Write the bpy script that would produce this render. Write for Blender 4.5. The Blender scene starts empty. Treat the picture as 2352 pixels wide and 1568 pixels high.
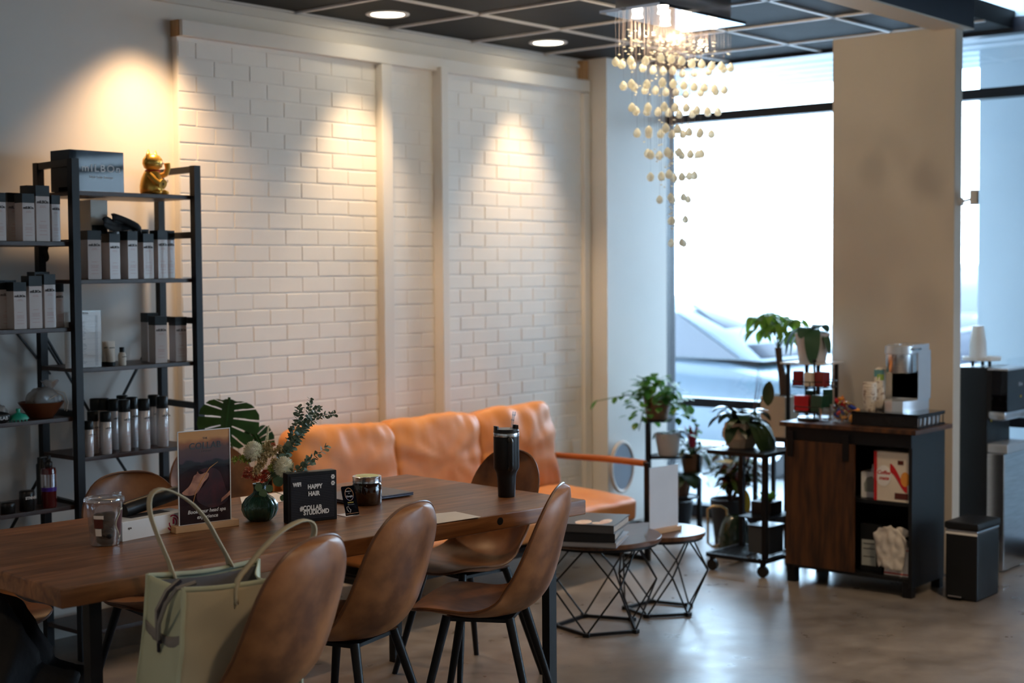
import bpy, bmesh, math, random
from mathutils import Vector, Matrix, Euler, noise
random.seed(7)
PI = math.pi
SC = bpy.context.scene
COL = SC.collection
sin, cos = math.sin, math.cos
def V(*a): return Vector(a)
# ------------------------------------------------------------------ camera
F_PX, YAW, PITCH, ROLL, EYE = 3400.0, 0.706762, 0.0490296, 0.00723858, 1.62
_F0 = V(cos(YAW), sin(YAW), 0); _R0 = V(sin(YAW), -cos(YAW), 0); _U0 = V(0, 0, 1)
_F = cos(PITCH)*_F0 - sin(PITCH)*_U0; _U = sin(PITCH)*_F0 + cos(PITCH)*_U0
CR = cos(ROLL)*_R0 - sin(ROLL)*_U; CU = sin(ROLL)*_R0 + cos(ROLL)*_U
cd = bpy.data.cameras.new('camera'); cam = bpy.data.objects.new('camera', cd); COL.objects.link(cam)
m = Matrix((CR, CU, -_F)).transposed().to_4x4(); m.translation = (0, 0, EYE); cam.matrix_world = m
cd.sensor_width = 36; cd.lens = F_PX/2352*36; cd.clip_end = 200; cd.clip_start = .05
cd.dof.use_dof = True; cd.dof.focus_distance = 5.05; cd.dof.aperture_fstop = 2.2
SC.camera = cam
def ray(px, py): return CR*(px-1176)/F_PX - CU*(py-784)/F_PX + _F
def fz(px, py, z):                       # where a sight line meets a level plane
    r = ray(px, py); t = (z-EYE)/r.z; return V(r.x*t, r.y*t, z)
def fy(px, py, y):
    r = ray(px, py); t = y/r.y; return V(r.x*t, y, r.z*t+EYE)
def fx(px, py, x):
    r = ray(px, py); t = x/r.x; return V(x, r.y*t, r.z*t+EYE)
# ------------------------------------------------------------------ materials
def pm(name, col, rough=.5, metal=0, var=None, vs=6, stretch=(1, 1, 1), bump=0, bs=20, trans=0, ior=1.45, coat=0, spec=.5, sheen=0, sss=0, vr=(.35, .65), detail=4, bdist=.01):
    mt = bpy.data.materials.new(name); mt.use_nodes = True; nt = mt.node_tree; N = nt.nodes; L = nt.links
    b = N['Principled BSDF']; c = (*col, 1)
    b.inputs['Base Color'].default_value = c; b.inputs['Roughness'].default_value = rough; b.inputs['Metallic'].default_value = metal
    b.inputs['Transmission Weight'].default_value = trans; b.inputs['IOR'].default_value = ior; b.inputs['Coat Weight'].default_value = coat
    b.inputs['Specular IOR Level'].default_value = spec; b.inputs['Sheen Weight'].default_value = sheen
    if sss: b.inputs['Subsurface Weight'].default_value = sss; b.inputs['Subsurface Radius'].default_value = (.02, .015, .01)
    tc = N.new('ShaderNodeTexCoord'); mp = N.new('ShaderNodeMapping'); L.new(tc.outputs['Object'], mp.inputs['Vector']); mp.inputs['Scale'].default_value = stretch
    nz = N.new('ShaderNodeTexNoise'); nz.inputs['Scale'].default_value = vs; nz.inputs['Detail'].default_value = detail; L.new(mp.outputs[0], nz.inputs['Vector'])
    if var is None: var = tuple(x*.93 for x in col)
    rp = N.new('ShaderNodeValToRGB'); rp.color_ramp.elements[0].position = vr[0]; rp.color_ramp.elements[1].position = vr[1]
    rp.color_ramp.elements[0].color = (*var, 1); rp.color_ramp.elements[1].color = c
    L.new(nz.outputs['Fac'], rp.inputs['Fac']); L.new(rp.outputs[0], b.inputs['Base Color'])
    if bump:
        n2 = N.new('ShaderNodeTexNoise'); n2.inputs['Scale'].default_value = bs; n2.inputs['Detail'].default_value = 3; L.new(mp.outputs[0], n2.inputs['Vector'])
        bp = N.new('ShaderNodeBump'); bp.inputs['Strength'].default_value = bump; bp.inputs['Distance'].default_value = bdist
        L.new(n2.outputs['Fac'], bp.inputs['Height']); L.new(bp.outputs[0], b.inputs['Normal'])
    return mt
def emit(name, col, s):
    mt = bpy.data.materials.new(name); mt.use_nodes = True; nt = mt.node_tree
    e = nt.nodes.new('ShaderNodeEmission'); e.inputs[0].default_value = (*col, 1); e.inputs[1].default_value = s
    nt.links.new(e.outputs[0], nt.nodes['Material Output'].inputs[0]); return mt
def clear(name, tint=(1, 1, 1), refl=.08, rough=.02, haze=0, kf=.6):
    mt = bpy.data.materials.new(name); mt.use_nodes = True; nt = mt.node_tree; N = nt.nodes; L = nt.links
    t = N.new('ShaderNodeBsdfTransparent'); t.inputs[0].default_value = (*tint, 1)
    g = N.new('ShaderNodeBsdfGlossy'); g.inputs['Roughness'].default_value = rough
    fr = N.new('ShaderNodeLayerWeight'); fr.inputs['Blend'].default_value = .35
    ml = N.new('ShaderNodeMath'); ml.operation = 'MULTIPLY_ADD'; ml.inputs[1].default_value = kf; ml.inputs[2].default_value = refl; ml.use_clamp = True
    L.new(fr.outputs['Fresnel'], ml.inputs[0])
    mx = N.new('ShaderNodeMixShader'); L.new(ml.outputs[0], mx.inputs[0]); L.new(t.outputs[0], mx.inputs[1]); L.new(g.outputs[0], mx.inputs[2])
    out = mx
    if haze:
        d = N.new('ShaderNodeBsdfDiffuse'); d.inputs[0].default_value = (.8, .8, .8, 1); m2 = N.new('ShaderNodeMixShader'); m2.inputs[0].default_value = haze
        L.new(mx.outputs[0], m2.inputs[1]); L.new(d.outputs[0], m2.inputs[2]); out = m2
    L.new(out.outputs[0], N['Material Output'].inputs[0]); return mt
M = {}
M['paint'] = pm('wall_paint', (.80, .76, .71), .6, var=(.77, .73, .68), vs=2, bump=.05, bs=60)
M['brick'] = pm('painted_brick', (.84, .81, .77), .5, var=(.815, .785, .745), vs=6, bump=.12, bs=14, bdist=.003)
M['beige'] = pm('beige_paint', (.64, .565, .485), .65, var=(.62, .55, .47), vs=2)
M['navy'] = pm('dark_beam_paint', (.03, .034, .05), .5)
M['tile'] = pm('black_ceiling_tile', (.016, .016, .018), .6, var=(.010, .010, .012), vs=3, bump=.15, bs=3, bdist=.02, spec=.22)
M['grid'] = pm('ceiling_grid_white', (.72, .70, .70), .4)
M['black'] = pm('black_powder_metal', (.007, .007, .009), .42, spec=.3)
M['frame'] = pm('black_window_aluminium', (.009, .010, .018), .35)
M['blackp'] = pm('black_plastic', (.014, .014, .016), .3)
M['gloss'] = pm('gloss_black', (.004, .004, .006), .04, spec=.45)
M['satin'] = pm('satin_black', (.008, .009, .011), .40, spec=.4)
M['steel'] = pm('brushed_steel', (.72, .72, .74), .22, metal=1, stretch=(1, 1, 30), vs=8, var=(.6, .6, .62))
M['chrome'] = pm('chrome', (.82, .83, .86), .05, metal=1)
M['silverp'] = pm('silver_plastic', (.62, .65, .70), .25, metal=.5)
M['white'] = pm('white_plastic', (.84, .83, .82), .35)
M['paper'] = pm('white_paper', (.86, .82, .80), .7)
M['gold'] = pm('gold_ceramic', (1.0, .60, .13), .28, metal=.6, var=(.8, .42, .06), vs=20)
M['brass'] = pm('brass', (.72, .50, .24), .25, metal=.9)
M['concrete_out'] = pm('outdoor_concrete', (.28, .29, .30), .85, var=(.22, .23, .24), vs=1.2)
M['extw'] = pm('exterior_stucco', (.38, .44, .48), .8, var=(.33, .39, .43), vs=.8)
M['soff'] = pm('exterior_soffit', (.52, .56, .60), .5)
M['glass'] = clear('window_glass', (.97, .99, 1), .03)
M['acryl'] = clear('clear_acrylic', (.97, .98, .98), .015, kf=.12)
M['plclear'] = clear('clear_plastic_cup', (.93, .94, .95), .10, .08, .06)
M['soil'] = pm('soil', (.05, .03, .02), .9, bump=.8, bs=60)
M['leather'] = pm('brown_leather', (.31, .125, .044), .42, var=(.115, .040, .014), vs=8, detail=9, bump=.15, bs=90, bdist=.002, vr=(.34, .62))
M['leather2'] = pm('dark_brown_leather', (.20, .080, .032), .36, var=(.13, .05, .02), vs=5, bump=.1, bs=90, bdist=.002)
M['orange'] = pm('tan_sofa_leather', (.66, .27, .08), .46, var=(.58, .215, .055), vs=4, bump=.1, bs=70, bdist=.002)
M['pipe'] = pm('leather_piping', (.13, .052, .022), .4)
M['walnut'] = pm('walnut_veneer', (.135, .060, .030), .3, var=(.070, .032, .017), vs=7, stretch=(1, 14, 1), detail=6)
M['rustic'] = pm('rustic_brown_board', (.105, .040, .014), .42, var=(.030, .013, .007), vs=5, stretch=(1, 6, .8), detail=5)
M['shelfw'] = pm('dark_brown_shelf_board', (.060, .026, .018), .4, var=(.035, .016, .012), vs=6, stretch=(1, 12, 1))
M['beech'] = pm('light_wood', (.60, .36, .18), .4, var=(.5, .28, .13), vs=6, stretch=(1, 10, 1))
M['armw'] = pm('orange_armrest_wood', (.45, .14, .035), .3, var=(.36, .10, .025), vs=6, stretch=(8, 1, 1))
def wood_planks():
    mt = bpy.data.materials.new('table_plank_wood'); mt.use_nodes = True; nt = mt.node_tree; N = nt.nodes; L = nt.links; b = N['Principled BSDF']
    tc = N.new('ShaderNodeTexCoord'); mp = N.new('ShaderNodeMapping'); L.new(tc.outputs['Object'], mp.inputs[0]); mp.inputs['Scale'].default_value = (.9, 9, 9)
    nz = N.new('ShaderNodeTexNoise'); nz.inputs['Scale'].default_value = 3.2; nz.inputs['Detail'].default_value = 9; nz.inputs['Distortion'].default_value = .9; L.new(mp.outputs[0], nz.inputs[0])
    rp = N.new('ShaderNodeValToRGB'); e = rp.color_ramp.elements
    e[0].position = .30; e[0].color = (.105, .036, .011, 1); e[1].position = .70; e[1].color = (.33, .145, .055, 1)
    k = e.new(.5); k.color = (.21, .084, .030, 1)
    L.new(nz.outputs['Fac'], rp.inputs[0])
    br = N.new('ShaderNodeTexBrick'); m2 = N.new('ShaderNodeMapping'); L.new(tc.outputs['Object'], m2.inputs[0]); m2.inputs['Location'].default_value = (.3, .02, 0)
    L.new(m2.outputs[0], br.inputs[0]); br.inputs['Scale'].default_value = 1; br.inputs['Brick Width'].default_value = .62; br.inputs['Row Height'].default_value = .085
    br.inputs['Mortar Size'].default_value = .0; br.inputs['Color1'].default_value = (.72, .72, .72, 1); br.inputs['Color2'].default_value = (1.1, 1.05, 1, 1); br.inputs['Mortar'].default_value = (.8, .8, .8, 1)
    mx = N.new('ShaderNodeMix'); mx.data_type = 'RGBA'; mx.blend_type = 'MULTIPLY'; mx.inputs[0].default_value = 1
    L.new(rp.outputs[0], mx.inputs[6]); L.new(br.outputs[0], mx.inputs[7]); L.new(mx.outputs[2], b.inputs['Base Color'])
    b.inputs['Roughness'].default_value = .38
    bp = N.new('ShaderNodeBump'); bp.inputs['Strength'].default_value = .15; bp.inputs['Distance'].default_value = .003; L.new(nz.outputs['Fac'], bp.inputs['Height']); L.new(bp.outputs[0], b.inputs['Normal'])
    return mt
M['table'] = wood_planks()
def floor_mat():
    mt = bpy.data.materials.new('polished_concrete'); mt.use_nodes = True; nt = mt.node_tree; N = nt.nodes; L = nt.links; b = N['Principled BSDF']
    tc = N.new('ShaderNodeTexCoord')
    n1 = N.new('ShaderNodeTexNoise'); n1.inputs['Scale'].default_value = 1.1; n1.inputs['Detail'].default_value = 8; n1.inputs['Roughness'].default_value = .65; L.new(tc.outputs['Object'], n1.inputs[0])
    n2 = N.new('ShaderNodeTexNoise'); n2.inputs['Scale'].default_value = 7; n2.inputs['Detail'].default_value = 8; L.new(tc.outputs['Object'], n2.inputs[0])
    rp = N.new('ShaderNodeValToRGB'); e = rp.color_ramp.elements; e[0].position = .32; e[0].color = (.13, .112, .10, 1); e[1].position = .70; e[1].color = (.31, .275, .245, 1)
    L.new(n1.outputs['Fac'], rp.inputs[0])
    r2 = N.new('ShaderNodeValToRGB'); e = r2.color_ramp.elements; e[0].position = .30; e[0].color = (.72, .70, .68, 1); e[1].position = .6; e[1].color = (1, 1, 1, 1); L.new(n2.outputs['Fac'], r2.inputs[0])
    mx = N.new('ShaderNodeMix'); mx.data_type = 'RGBA'; mx.blend_type = 'MULTIPLY'; mx.inputs[0].default_value = 1; L.new(rp.outputs[0], mx.inputs[6]); L.new(r2.outputs[0], mx.inputs[7])
    L.new(mx.outputs[2], b.inputs['Base Color'])
    mr = N.new('ShaderNodeMapRange'); mr.inputs[3].default_value = .20; mr.inputs[4].default_value = .42; L.new(n2.outputs['Fac'], mr.inputs[0]); L.new(mr.outputs[0], b.inputs['Roughness'])
    bp = N.new('ShaderNodeBump'); bp.inputs['Strength'].default_value = .12; bp.inputs['Distance'].default_value = .01; L.new(n2.outputs['Fac'], bp.inputs['Height']); L.new(bp.outputs[0], b.inputs['Normal'])
    return mt
M['floor'] = floor_mat()
# ------------------------------------------------------------------ mesh builder
class B:
    def __init__(s): s.bm = bmesh.new(); s.wn = False
    def box(s, c, d, rz=0, bev=0, R=None):
        r = bmesh.ops.create_cube(s.bm, size=1); vs = r['verts']
        bmesh.ops.scale(s.bm, vec=d, verts=vs)
        if bev:
            s.wn = True
            es = list({e for v in vs for e in v.link_edges})
            q = bmesh.ops.bevel(s.bm, geom=es, offset=min(bev, min(d)*.45), segments=2, affect='EDGES', profile=.5); vs = list({v for f in q['faces'] for v in f.verts} | {v for v in vs if v.is_valid})
            vs = s._island(vs)
        if R is None: R = Matrix.Rotation(rz, 3, 'Z')
        for v in vs: v.co = R @ v.co + V(*c)
        return s
    def _island(s, vs):
        seen = set(vs); st = list(vs)
        while st:
            v = st.pop()
            for e in v.link_edges:
                o = e.other_vert(v)
                if o not in seen: seen.add(o); st.append(o)
        return list(seen)
    def bar(s, p, q, w, h=None, up=(0, 0, 1)):
        p = V(*p); q = V(*q); d = q-p; L = d.length; z = d.normalized(); u = V(*up)
        if abs(z.dot(u)) > .99: u = V(1, 0, 0)
        x = u.cross(z).normalized(); y = z.cross(x)
        return s.box((p+q)/2, (w, h or w, L), R=Matrix((x, y, z)).transposed())
    def grid(s, fn, nu, nv, cu=False, cv=False, flip=False):
        g = [[s.bm.verts.new(fn(i/(nu if cu else nu), j/(nv if cv else nv))) for j in range(nv if cv else nv+1)] for i in range(nu if cu else nu+1)]
        I = len(g); J = len(g[0])
        for i in range(nu):
            for j in range(nv):
                q = [g[i][j], g[(i+1) % I][j], g[(i+1) % I][(j+1) % J], g[i][(j+1) % J]]
                if flip: q.reverse()
                try: s.bm.faces.new(q)
                except ValueError: pass
        return g
    def tube(s, pts, r, seg=8, closed=False, caps=True):
        pts = [V(*p) for p in pts]; n = len(pts); rs = r if isinstance(r, (list, tuple)) else [r]*n
        rings = []; prev = None
        for i, p in enumerate(pts):
            a = pts[(i-1) % n] if (closed or i > 0) else p; c = pts[(i+1) % n] if (closed or i < n-1) else p
            t = (c-a).normalized()
            if t.length < .5: t = V(0, 0, 1)
            if prev is None: u = t.cross(V(0, 0, 1)); u = u if u.length > .05 else t.cross(V(1, 0, 0))
            else: u = prev - t*prev.dot(t)
            u.normalize(); prev = u; w = t.cross(u)
            rings.append([s.bm.verts.new(p + (u*cos(2*PI*k/seg)+w*sin(2*PI*k/seg))*rs[i]) for k in range(seg)])
        m_ = n if closed else n-1
        for i in range(m_):
            A = rings[i]; C = rings[(i+1) % n]
            for k in range(seg): s.bm.faces.new((A[k], A[(k+1) % seg], C[(k+1) % seg], C[k]))
        if caps and not closed:
            s.bm.faces.new(rings[0][::-1]); s.bm.faces.new(rings[-1])
        return s
    def cyl(s, p, q, r, r2=None, seg=24): return s.tube([p, q], [r, r if r2 is None else r2], seg)
    def lathe(s, prof, o=(0, 0, 0), seg=32, sx=1, sy=1, fn=None):
        rings = []
        for (r, z) in prof:
            if r <= 1e-6: rings.append([s.bm.verts.new((o[0], o[1], o[2]+z))])
            else:
                ring = []
                for k in range(seg):
                    a = 2*PI*k/seg; rr = r*(fn(a, z) if fn else 1); ring.append(s.bm.verts.new((o[0]+rr*cos(a)*sx, o[1]+rr*sin(a)*sy, o[2]+z)))
                rings.append(ring)
        for A, C in zip(rings, rings[1:]):
            for k in range(seg):
                q = [A[k % len(A)], A[(k+1) % len(A)], C[(k+1) % len(C)], C[k % len(C)]]
                q = list(dict.fromkeys(q))
                if len(q) > 2:
                    try: s.bm.faces.new(q)
                    except ValueError: pass
        return s
    def prism(s, poly, z0, z1, T=None):
        T = T or (lambda x, y, z: (x, y, z))
        a = [s.bm.verts.new(T(x, y, z0)) for x, y in poly]; b = [s.bm.verts.new(T(x, y, z1)) for x, y in poly]; n = len(poly)
        s.bm.faces.new(a[::-1]); s.bm.faces.new(b)
        for i in range(n): s.bm.faces.new((a[i], a[(i+1) % n], b[(i+1) % n], b[i]))
        return s
    def leaf(s, p, d, L, W, droop=.3, fold=.15, n=6, up=(0, 0, 1), shape=.8, tip=1.0, twist=0):
        p = V(*p); d = V(*d).normalized(); u = V(*up); sd = d.cross(u)
        sd = sd if sd.length > .05 else V(1, 0, 0); sd.normalize(); nn = sd.cross(d)
        if twist: R = Matrix.Rotation(twist, 3, d); sd = R @ sd; nn = R @ nn
        rows = []; q = p.copy(); dd = d.copy(); st = L/n
        for i in range(n+1):
            t = i/n; w = W*.5*(sin(PI*min(1, t**tip*.97+.02))**shape)
            rows.append((s.bm.verts.new(q-sd*w+nn*w*fold), s.bm.verts.new(q), s.bm.verts.new(q+sd*w+nn*w*fold)))
            q = q+dd*st; dd = (dd-V(0, 0, 1)*droop/n*(1+t)).normalized()
        for a, b in zip(rows, rows[1:]):
            s.bm.faces.new((a[0], a[1], b[1], b[0])); s.bm.faces.new((a[1], a[2], b[2], b[1]))
        return s
    def soft(s, c, d, R=None, puff=.45, seed=0, n=12, wr=.012, pw=4):
        b = bmesh.new(); bmesh.ops.create_cube(b, size=2); bmesh.ops.subdivide_edges(b, edges=b.edges[:], cuts=n, use_grid_fill=True)
        R = R or Matrix.Identity(3); mp = {}
        for v in b.verts:
            x, y, z = v.co; ln = (abs(x)**pw+abs(y)**pw+abs(z)**pw)**(1/pw); x, y, z = x/ln*1.02, y/ln*1.02, z/ln*1.02
            f = max(0, 1-abs(x)**3)*max(0, 1-abs(y)**3)
            z *= (1-puff)+puff*math.sqrt(f)
            co = V(x*d[0]/2, y*d[1]/2, z*d[2]/2)
            e = 1-min(1, f)*.5
            k = noise.noise(V(x*2.5+seed*7, y*2.5, z+seed))+.5*noise.noise(V(x*6+seed*3, y*2.0+x*2, seed))
            rg = noise.noise(V(math.atan2(y, x)*2.4+seed, seed*1.7, 0))
            co += V(x*.3, y*.3, z).normalized()*wr*(k+rg*.9)*e
            mp[v] = s.bm.verts.new(R @ co + V(*c))
        for f in b.faces: s.bm.faces.new([mp[v] for v in f.verts])
        b.free(); return s
    def poly3(s, pts): s.bm.faces.new([s.bm.verts.new(p) for p in pts]); return s
def obj(name, b, mat, parent=None, label=None, smooth=35, solid=0, sub=0, recalc=True):
    bm = b.bm
    if recalc: bmesh.ops.recalc_face_normals(bm, faces=bm.faces[:])
    me = bpy.data.meshes.new(name); bm.to_mesh(me); bm.free()
    if smooth:
        me.polygons.foreach_set('use_smooth', [True]*len(me.polygons)); me.set_sharp_from_angle(angle=math.radians(smooth))
    me.materials.append(M[mat] if isinstance(mat, str) else mat)
    o = bpy.data.objects.new(name, me); COL.objects.link(o)
    if parent: o.parent = parent
    if label: o['label'] = label
    if solid: md = o.modifiers.new('thickness', 'SOLIDIFY'); md.thickness = solid; md.offset = 0
    if b.wn and smooth: md = o.modifiers.new('weighted', 'WEIGHTED_NORMAL'); md.keep_sharp = True
    if sub: md = o.modifiers.new('smooth', 'SUBSURF'); md.levels = sub; md.render_levels = sub
    return o
def thing(name, label, cat, loc=(0, 0, 0), rz=0, group=None):
    o = bpy.data.objects.new(name, None); COL.objects.link(o); o.empty_display_size = .1
    o.location = loc; o.rotation_euler = (0, 0, rz); o['label'] = label; o['category'] = cat
    if group: o['group'] = group
    return o
def tag(o, label, cat, loc=None, rz=None, group=None, kind=None):
    o['label'] = label; o['category'] = cat
    if group: o['group'] = group
    if kind: o['kind'] = kind
    if loc is not None: o.location = loc
    if rz is not None: o.rotation_euler = (0, 0, rz)
    return o
def struct(name, b, mat, parent=None, label=None, smooth=0):
    o = obj(name, b, mat, parent, smooth=smooth)
    if not parent: o['kind'] = 'structure'
    if label: o['label'] = label
    return o
def dup(root, loc, rz=0, label=None, group=None, scale=None):
    r = root.copy(); COL.objects.link(r); r.location = loc; r.rotation_euler = (0, 0, rz)
    if scale: r.scale = scale
    if label: r['label'] = label
    if group: r['group'] = group
    for ch in list(root.children):
        c = ch.copy(); COL.objects.link(c); c.parent = r
        for g in ch.children:
            d = g.copy(); COL.objects.link(d); d.parent = c
    return r
_tx = {}
def text(s, size, mat, parent, loc, rot=(PI/2, 0, 0), ext=.0004, name='lettering', align='CENTER', sx=1, label=None, spacing=1, bold=0, shear=0):
    key = (s, size, mat, ext, sx, spacing, bold, shear, align)
    if key not in _tx:
        cu = bpy.data.curves.new('t', 'FONT'); cu.body = s; cu.size = size; cu.extrude = ext; cu.align_x = align; cu.align_y = 'CENTER'; cu.space_character = spacing; cu.offset = bold; cu.shear = shear; cu.resolution_u = 3
        o = bpy.data.objects.new('t', cu); COL.objects.link(o); dg = bpy.context.evaluated_depsgraph_get(); dg.update()
        me = bpy.data.meshes.new_from_object(o.evaluated_get(dg)); COL.objects.unlink(o); bpy.data.objects.remove(o)
        for v in me.vertices: v.co.x *= sx
        me.materials.clear(); me.materials.append(M[mat]); _tx[key] = me
    o = bpy.data.objects.new(name, _tx[key]); COL.objects.link(o); o.parent = parent; o.location = loc; o.rotation_euler = rot
    if label: o['label'] = label
    return o
def spot(name, loc, energy, col, size=1.2, blend=.6, rad=.04, parent=None, tgt=None):
    l = bpy.data.lights.new(name, 'SPOT'); l.energy = energy; l.color = col; l.spot_size = size; l.spot_blend = blend; l.shadow_soft_size = rad
    o = bpy.data.objects.new(name, l); COL.objects.link(o); o.location = loc
    if tgt: o.rotation_euler = (V(*tgt)-V(*loc)).to_track_quat('-Z', 'Y').to_euler()
    if parent: o.parent = parent
    return o
WARM = (1.0, .70, .40)
# ------------------------------------------------------------------ the room
CZ = 2.924; WY = 5.74; BY = 5.68; WX = 8.12
struct('floor', B().box((3.1, 1.0, -.05), (10.3, 9.7, .1)), 'floor')
b = B(); b.box((2.6, 4.49, CZ+.05), (11.1, 2.5, .1)); c_ = struct('ceiling', b, 'tile')
g = B()
for k in range(-11, 5): x = 5.045+.66*k; g.box((x, 4.49, CZ-.004), (.024, 2.5, .012))
for k in range(0, 4): g.box((2.6, 5.728-.65*k, CZ-.004), (11.1, .024, .012))
struct('trim_1', g, 'grid', label='white metal grid holding the black ceiling tiles')
struct('ceiling', B().box((2.6, -.35, 3.15), (11.1, 7.1, .1)), 'tile')
struct('wall_left', B().box((2.6, WY+.06, 1.5), (11.1, .12, 3.2)), 'paint')
struct('wall_back', B().box((-2.1, 1, 1.5), (.1, 9.7, 3.2)), 'beige')
struct('wall_right', B().box((3, -3.9, 1.5), (10.3, .1, 3.2)), 'beige')
struct('trim_2', B().box((2.6, WY-.012, 2.88), (11.1, .024, .02)), 'paint')
# brick panelling: individual raised bricks over a mortar bed
X0, X1, ZT = 4.285, 7.40, 2.715
bk = B(); bk.box(((X0+X1)/2, WY-.02, 1.36), (X1-X0, .04, 2.72))
rh = .0794; bw = .2155; nrow = int(ZT/rh)+1
zs = [(5.568, 5.650), (6.004, 6.064)]
for r in range(nrow):
    zc = .0375+r*rh
    if zc+.03 > ZT: break
    x = X0-(.108 if r % 2 else 0)-.005
    while x < X1:
        a, c = max(x+.004, X0+.004), min(x+bw-.004, X1-.002); x += bw
        for za, zb in zs:
            if a < zb and c > za:
                if a < za and c > zb: pass
                elif a < za: c = min(c, za)
                else: a = max(a, zb)
        if c-a < .015: continue
        dj = random.uniform(-.0007, .0007)
        bk.box(((a+c)/2, WY-.0400+dj, zc+random.uniform(-.0012, .0012)), (c-a, .006, rh-.0065+random.uniform(-.0015, .0015)), bev=.0028)
o = struct('wall_left_brick', bk, 'brick', smooth=0); o['label'] = 'white painted brick panelling on the left wall'
t = B(); t.box(((X0+X1)/2, WY-.04, 2.752), (X1-X0, .08, .075), bev=.003)
struct('trim_3', t, 'paint', label='white board along the top of the brick panelling')
struct('trim_4', B().box((5.609, WY-.045, 1.36), (.078, .09, 2.70), bev=.003), 'paint', label='left white upright board over the bricks')
struct('trim_5', B().box((6.036, WY-.055, 1.365), (.055, .11, 2.74), bev=.003), 'paint', label='right white upright board over the bricks')
struct('trim_6', B().box((7.38, WY-.035, 1.36), (.06, .07, 2.70)), 'paint')
struct('trim_7', B().box((4.282, WY-.03, 2.752), (.006, .06, .075)), 'beech', label='raw brown end of the board over the bricks')
struct('wall_corner', B().box((7.79, 5.65, 1.5), (.74, .2, 3.2)), 'paint')
struct('wall_column', B().box((7.345, 3.58, 1.43), (.09, .70, 2.84), bev=.004), 'beige', label='beige square column beside the coffee cabinet')
b = B(); b.box((2.66, 3.26, 2.98), (9.5, .16, .28)); struct('ceiling_beam', b, 'navy', label='dark beam running out from the column')
b = B(); b.box((2.66, 3.262, 2.837), (9.5, .165, .008)); struct('trim_8', b, 'beige', label='beige underside of the beam')
struct('wall_header', B().box((WX+.03, 0.8, 3.06), (.10, 9.9, .17)), 'extw')
# windows
def window(n, y0, y1):
    w = B(); x = WX
    w.box((x, (y0+y1)/2, 2.945), (.10, y1-y0, .085)); w.box((x, (y0+y1)/2, 2.582), (.10, y1-y0, .055))
    w.box((x, (y0+y1)/2, .745), (.10, y1-y0, .055)); w.box((x, (y0+y1)/2, .03), (.12, y1-y0, .10))
    for y in (y0+.025, y1-.025): w.box((x, y, 1.45), (.10, .05, 2.9))
    f = struct(f'window_{n}', w, 'frame')
    for k, (a, c) in enumerate(((.08, .718), (.773, 2.555), (2.61, 2.9))):
        g = obj('pane', B().box((x, (y0+y1)/2, (a+c)/2), (.008, y1-y0-.1, c-a)), 'glass', f, smooth=0)
ys = [5.60, 3.75, 1.9, .05, -1.8, -3.85]
for i in range(5): window(i+1, ys[i+1], ys[i])
# outside
struct('ground', B().box((24, 2, -.12), (32, 60, .04)), 'concrete_out')
struct('exterior_soffit', B().box((9.35, 3, 3.10), (2.35, 16, .08)), 'soff')
s_ = B()
for k in range(9): s_.box((8.35+.25*k, 3, 3.056), (.012, 16, .012))
struct('trim_9', s_, 'extw')
struct('wall_exterior', B().box((9.85, 2.08, 1.5), (.5, 4.0, 3.2)), 'extw', label='pale outside wall seen through the right window')
# ------------------------------------------------------------------ cars outside
def car(name, label, loc, rz, colr, L=4.4, H=1.42, W=1.75):
    t = thing(name, label, 'car', loc, rz)
    body = [(-.5, .20), (-.495, .52), (-.44, .64), (-.30, .66), (.05, .655), (.22, .63), (.42, .52), (.49, .40), (.5, .22), (.40, .18), (-.42, .18)]
    def loft(prof, ws, mat, nm, inset=.0):
        bb = B(); poly = [(x*L, z*H) for x, z in prof]
        cols = []
        for yy, sc in ws:
            cx = sum(p[0] for p in poly)/len(poly); cz = sum(p[1] for p in poly)/len(poly)
            cols.append([bb.bm.verts.new((cx+(x-cx)*sc, yy*W/2, cz+(z-cz)*(sc*.5+.5) if z < cz else cz+(z-cz)*sc)) for x, z in poly])
        n = len(poly)
        for A, C in zip(cols, cols[1:]):
            for k in range(n): bb.bm.faces.new((A[k], A[(k+1) % n], C[(k+1) % n], C[k]))
        bb.bm.faces.new(cols[0]); bb.bm.faces.new(cols[-1][::-1])
        return obj(nm, bb, mat, t, sub=0, smooth=50)
    loft(body, [(-1, .93), (-.92, .99), (-.6, 1), (.6, 1), (.92, .99), (1, .93)], colr, 'body')
    cab = [(-.42, .64), (-.36, .80), (-.27, .90), (-.16, .97), (-.05, 1.0), (.04, .985), (.12, .92), (.21, .79), (.28, .64)]
    loft(cab, [(-.84, .90), (-.74, .985), (.74, .985), (.84, .90)], colr, 'roof')
    win = [(-.36, .66), (-.27, .86), (-.15, .955), (.0, .965), (.09, .93), (.235, .66)]
    bb = B()
    for sgn in (-1, 1):
        for a0, a1 in ((0, 1), (0, 0)): pass
        poly = [(x*L, z*H) for x, z in win]
        bb.prism(poly, sgn*.80*W/2, sgn*.86*W/2, T=lambda x, y, z: (x, z, y))
    obj('side_window', bb, 'carglass', t)
    bb = B()
    for x0, z0, x1, z1 in ((.265, .66, .105, .955), (-.395, .66, -.17, .965)):
        bb.poly3([(x0*L+.012, -.62, z0*H), (x0*L+.012, .62, z0*H), (x1*L+.012 if x0 > 0 else x1*L-.03, .56, z1*H), (x1*L+.012 if x0 > 0 else x1*L-.03, -.56, z1*H)])
    obj('windscreen', bb, 'carglass', t, solid=.02)
    for x in (-.31, .31):
        for y in (-1, 1):
            w = obj('wheel', B().tube([(x*L, y*(W/2-.20), .31), (x*L, y*(W/2+.01), .31)], .31, 24), 'satin', t)
            obj('hubcap', B().tube([(x*L, y*(W/2+.0), .31), (x*L, y*(W/2+.02), .31)], .19, 16), 'steel', w)
    return t
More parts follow.
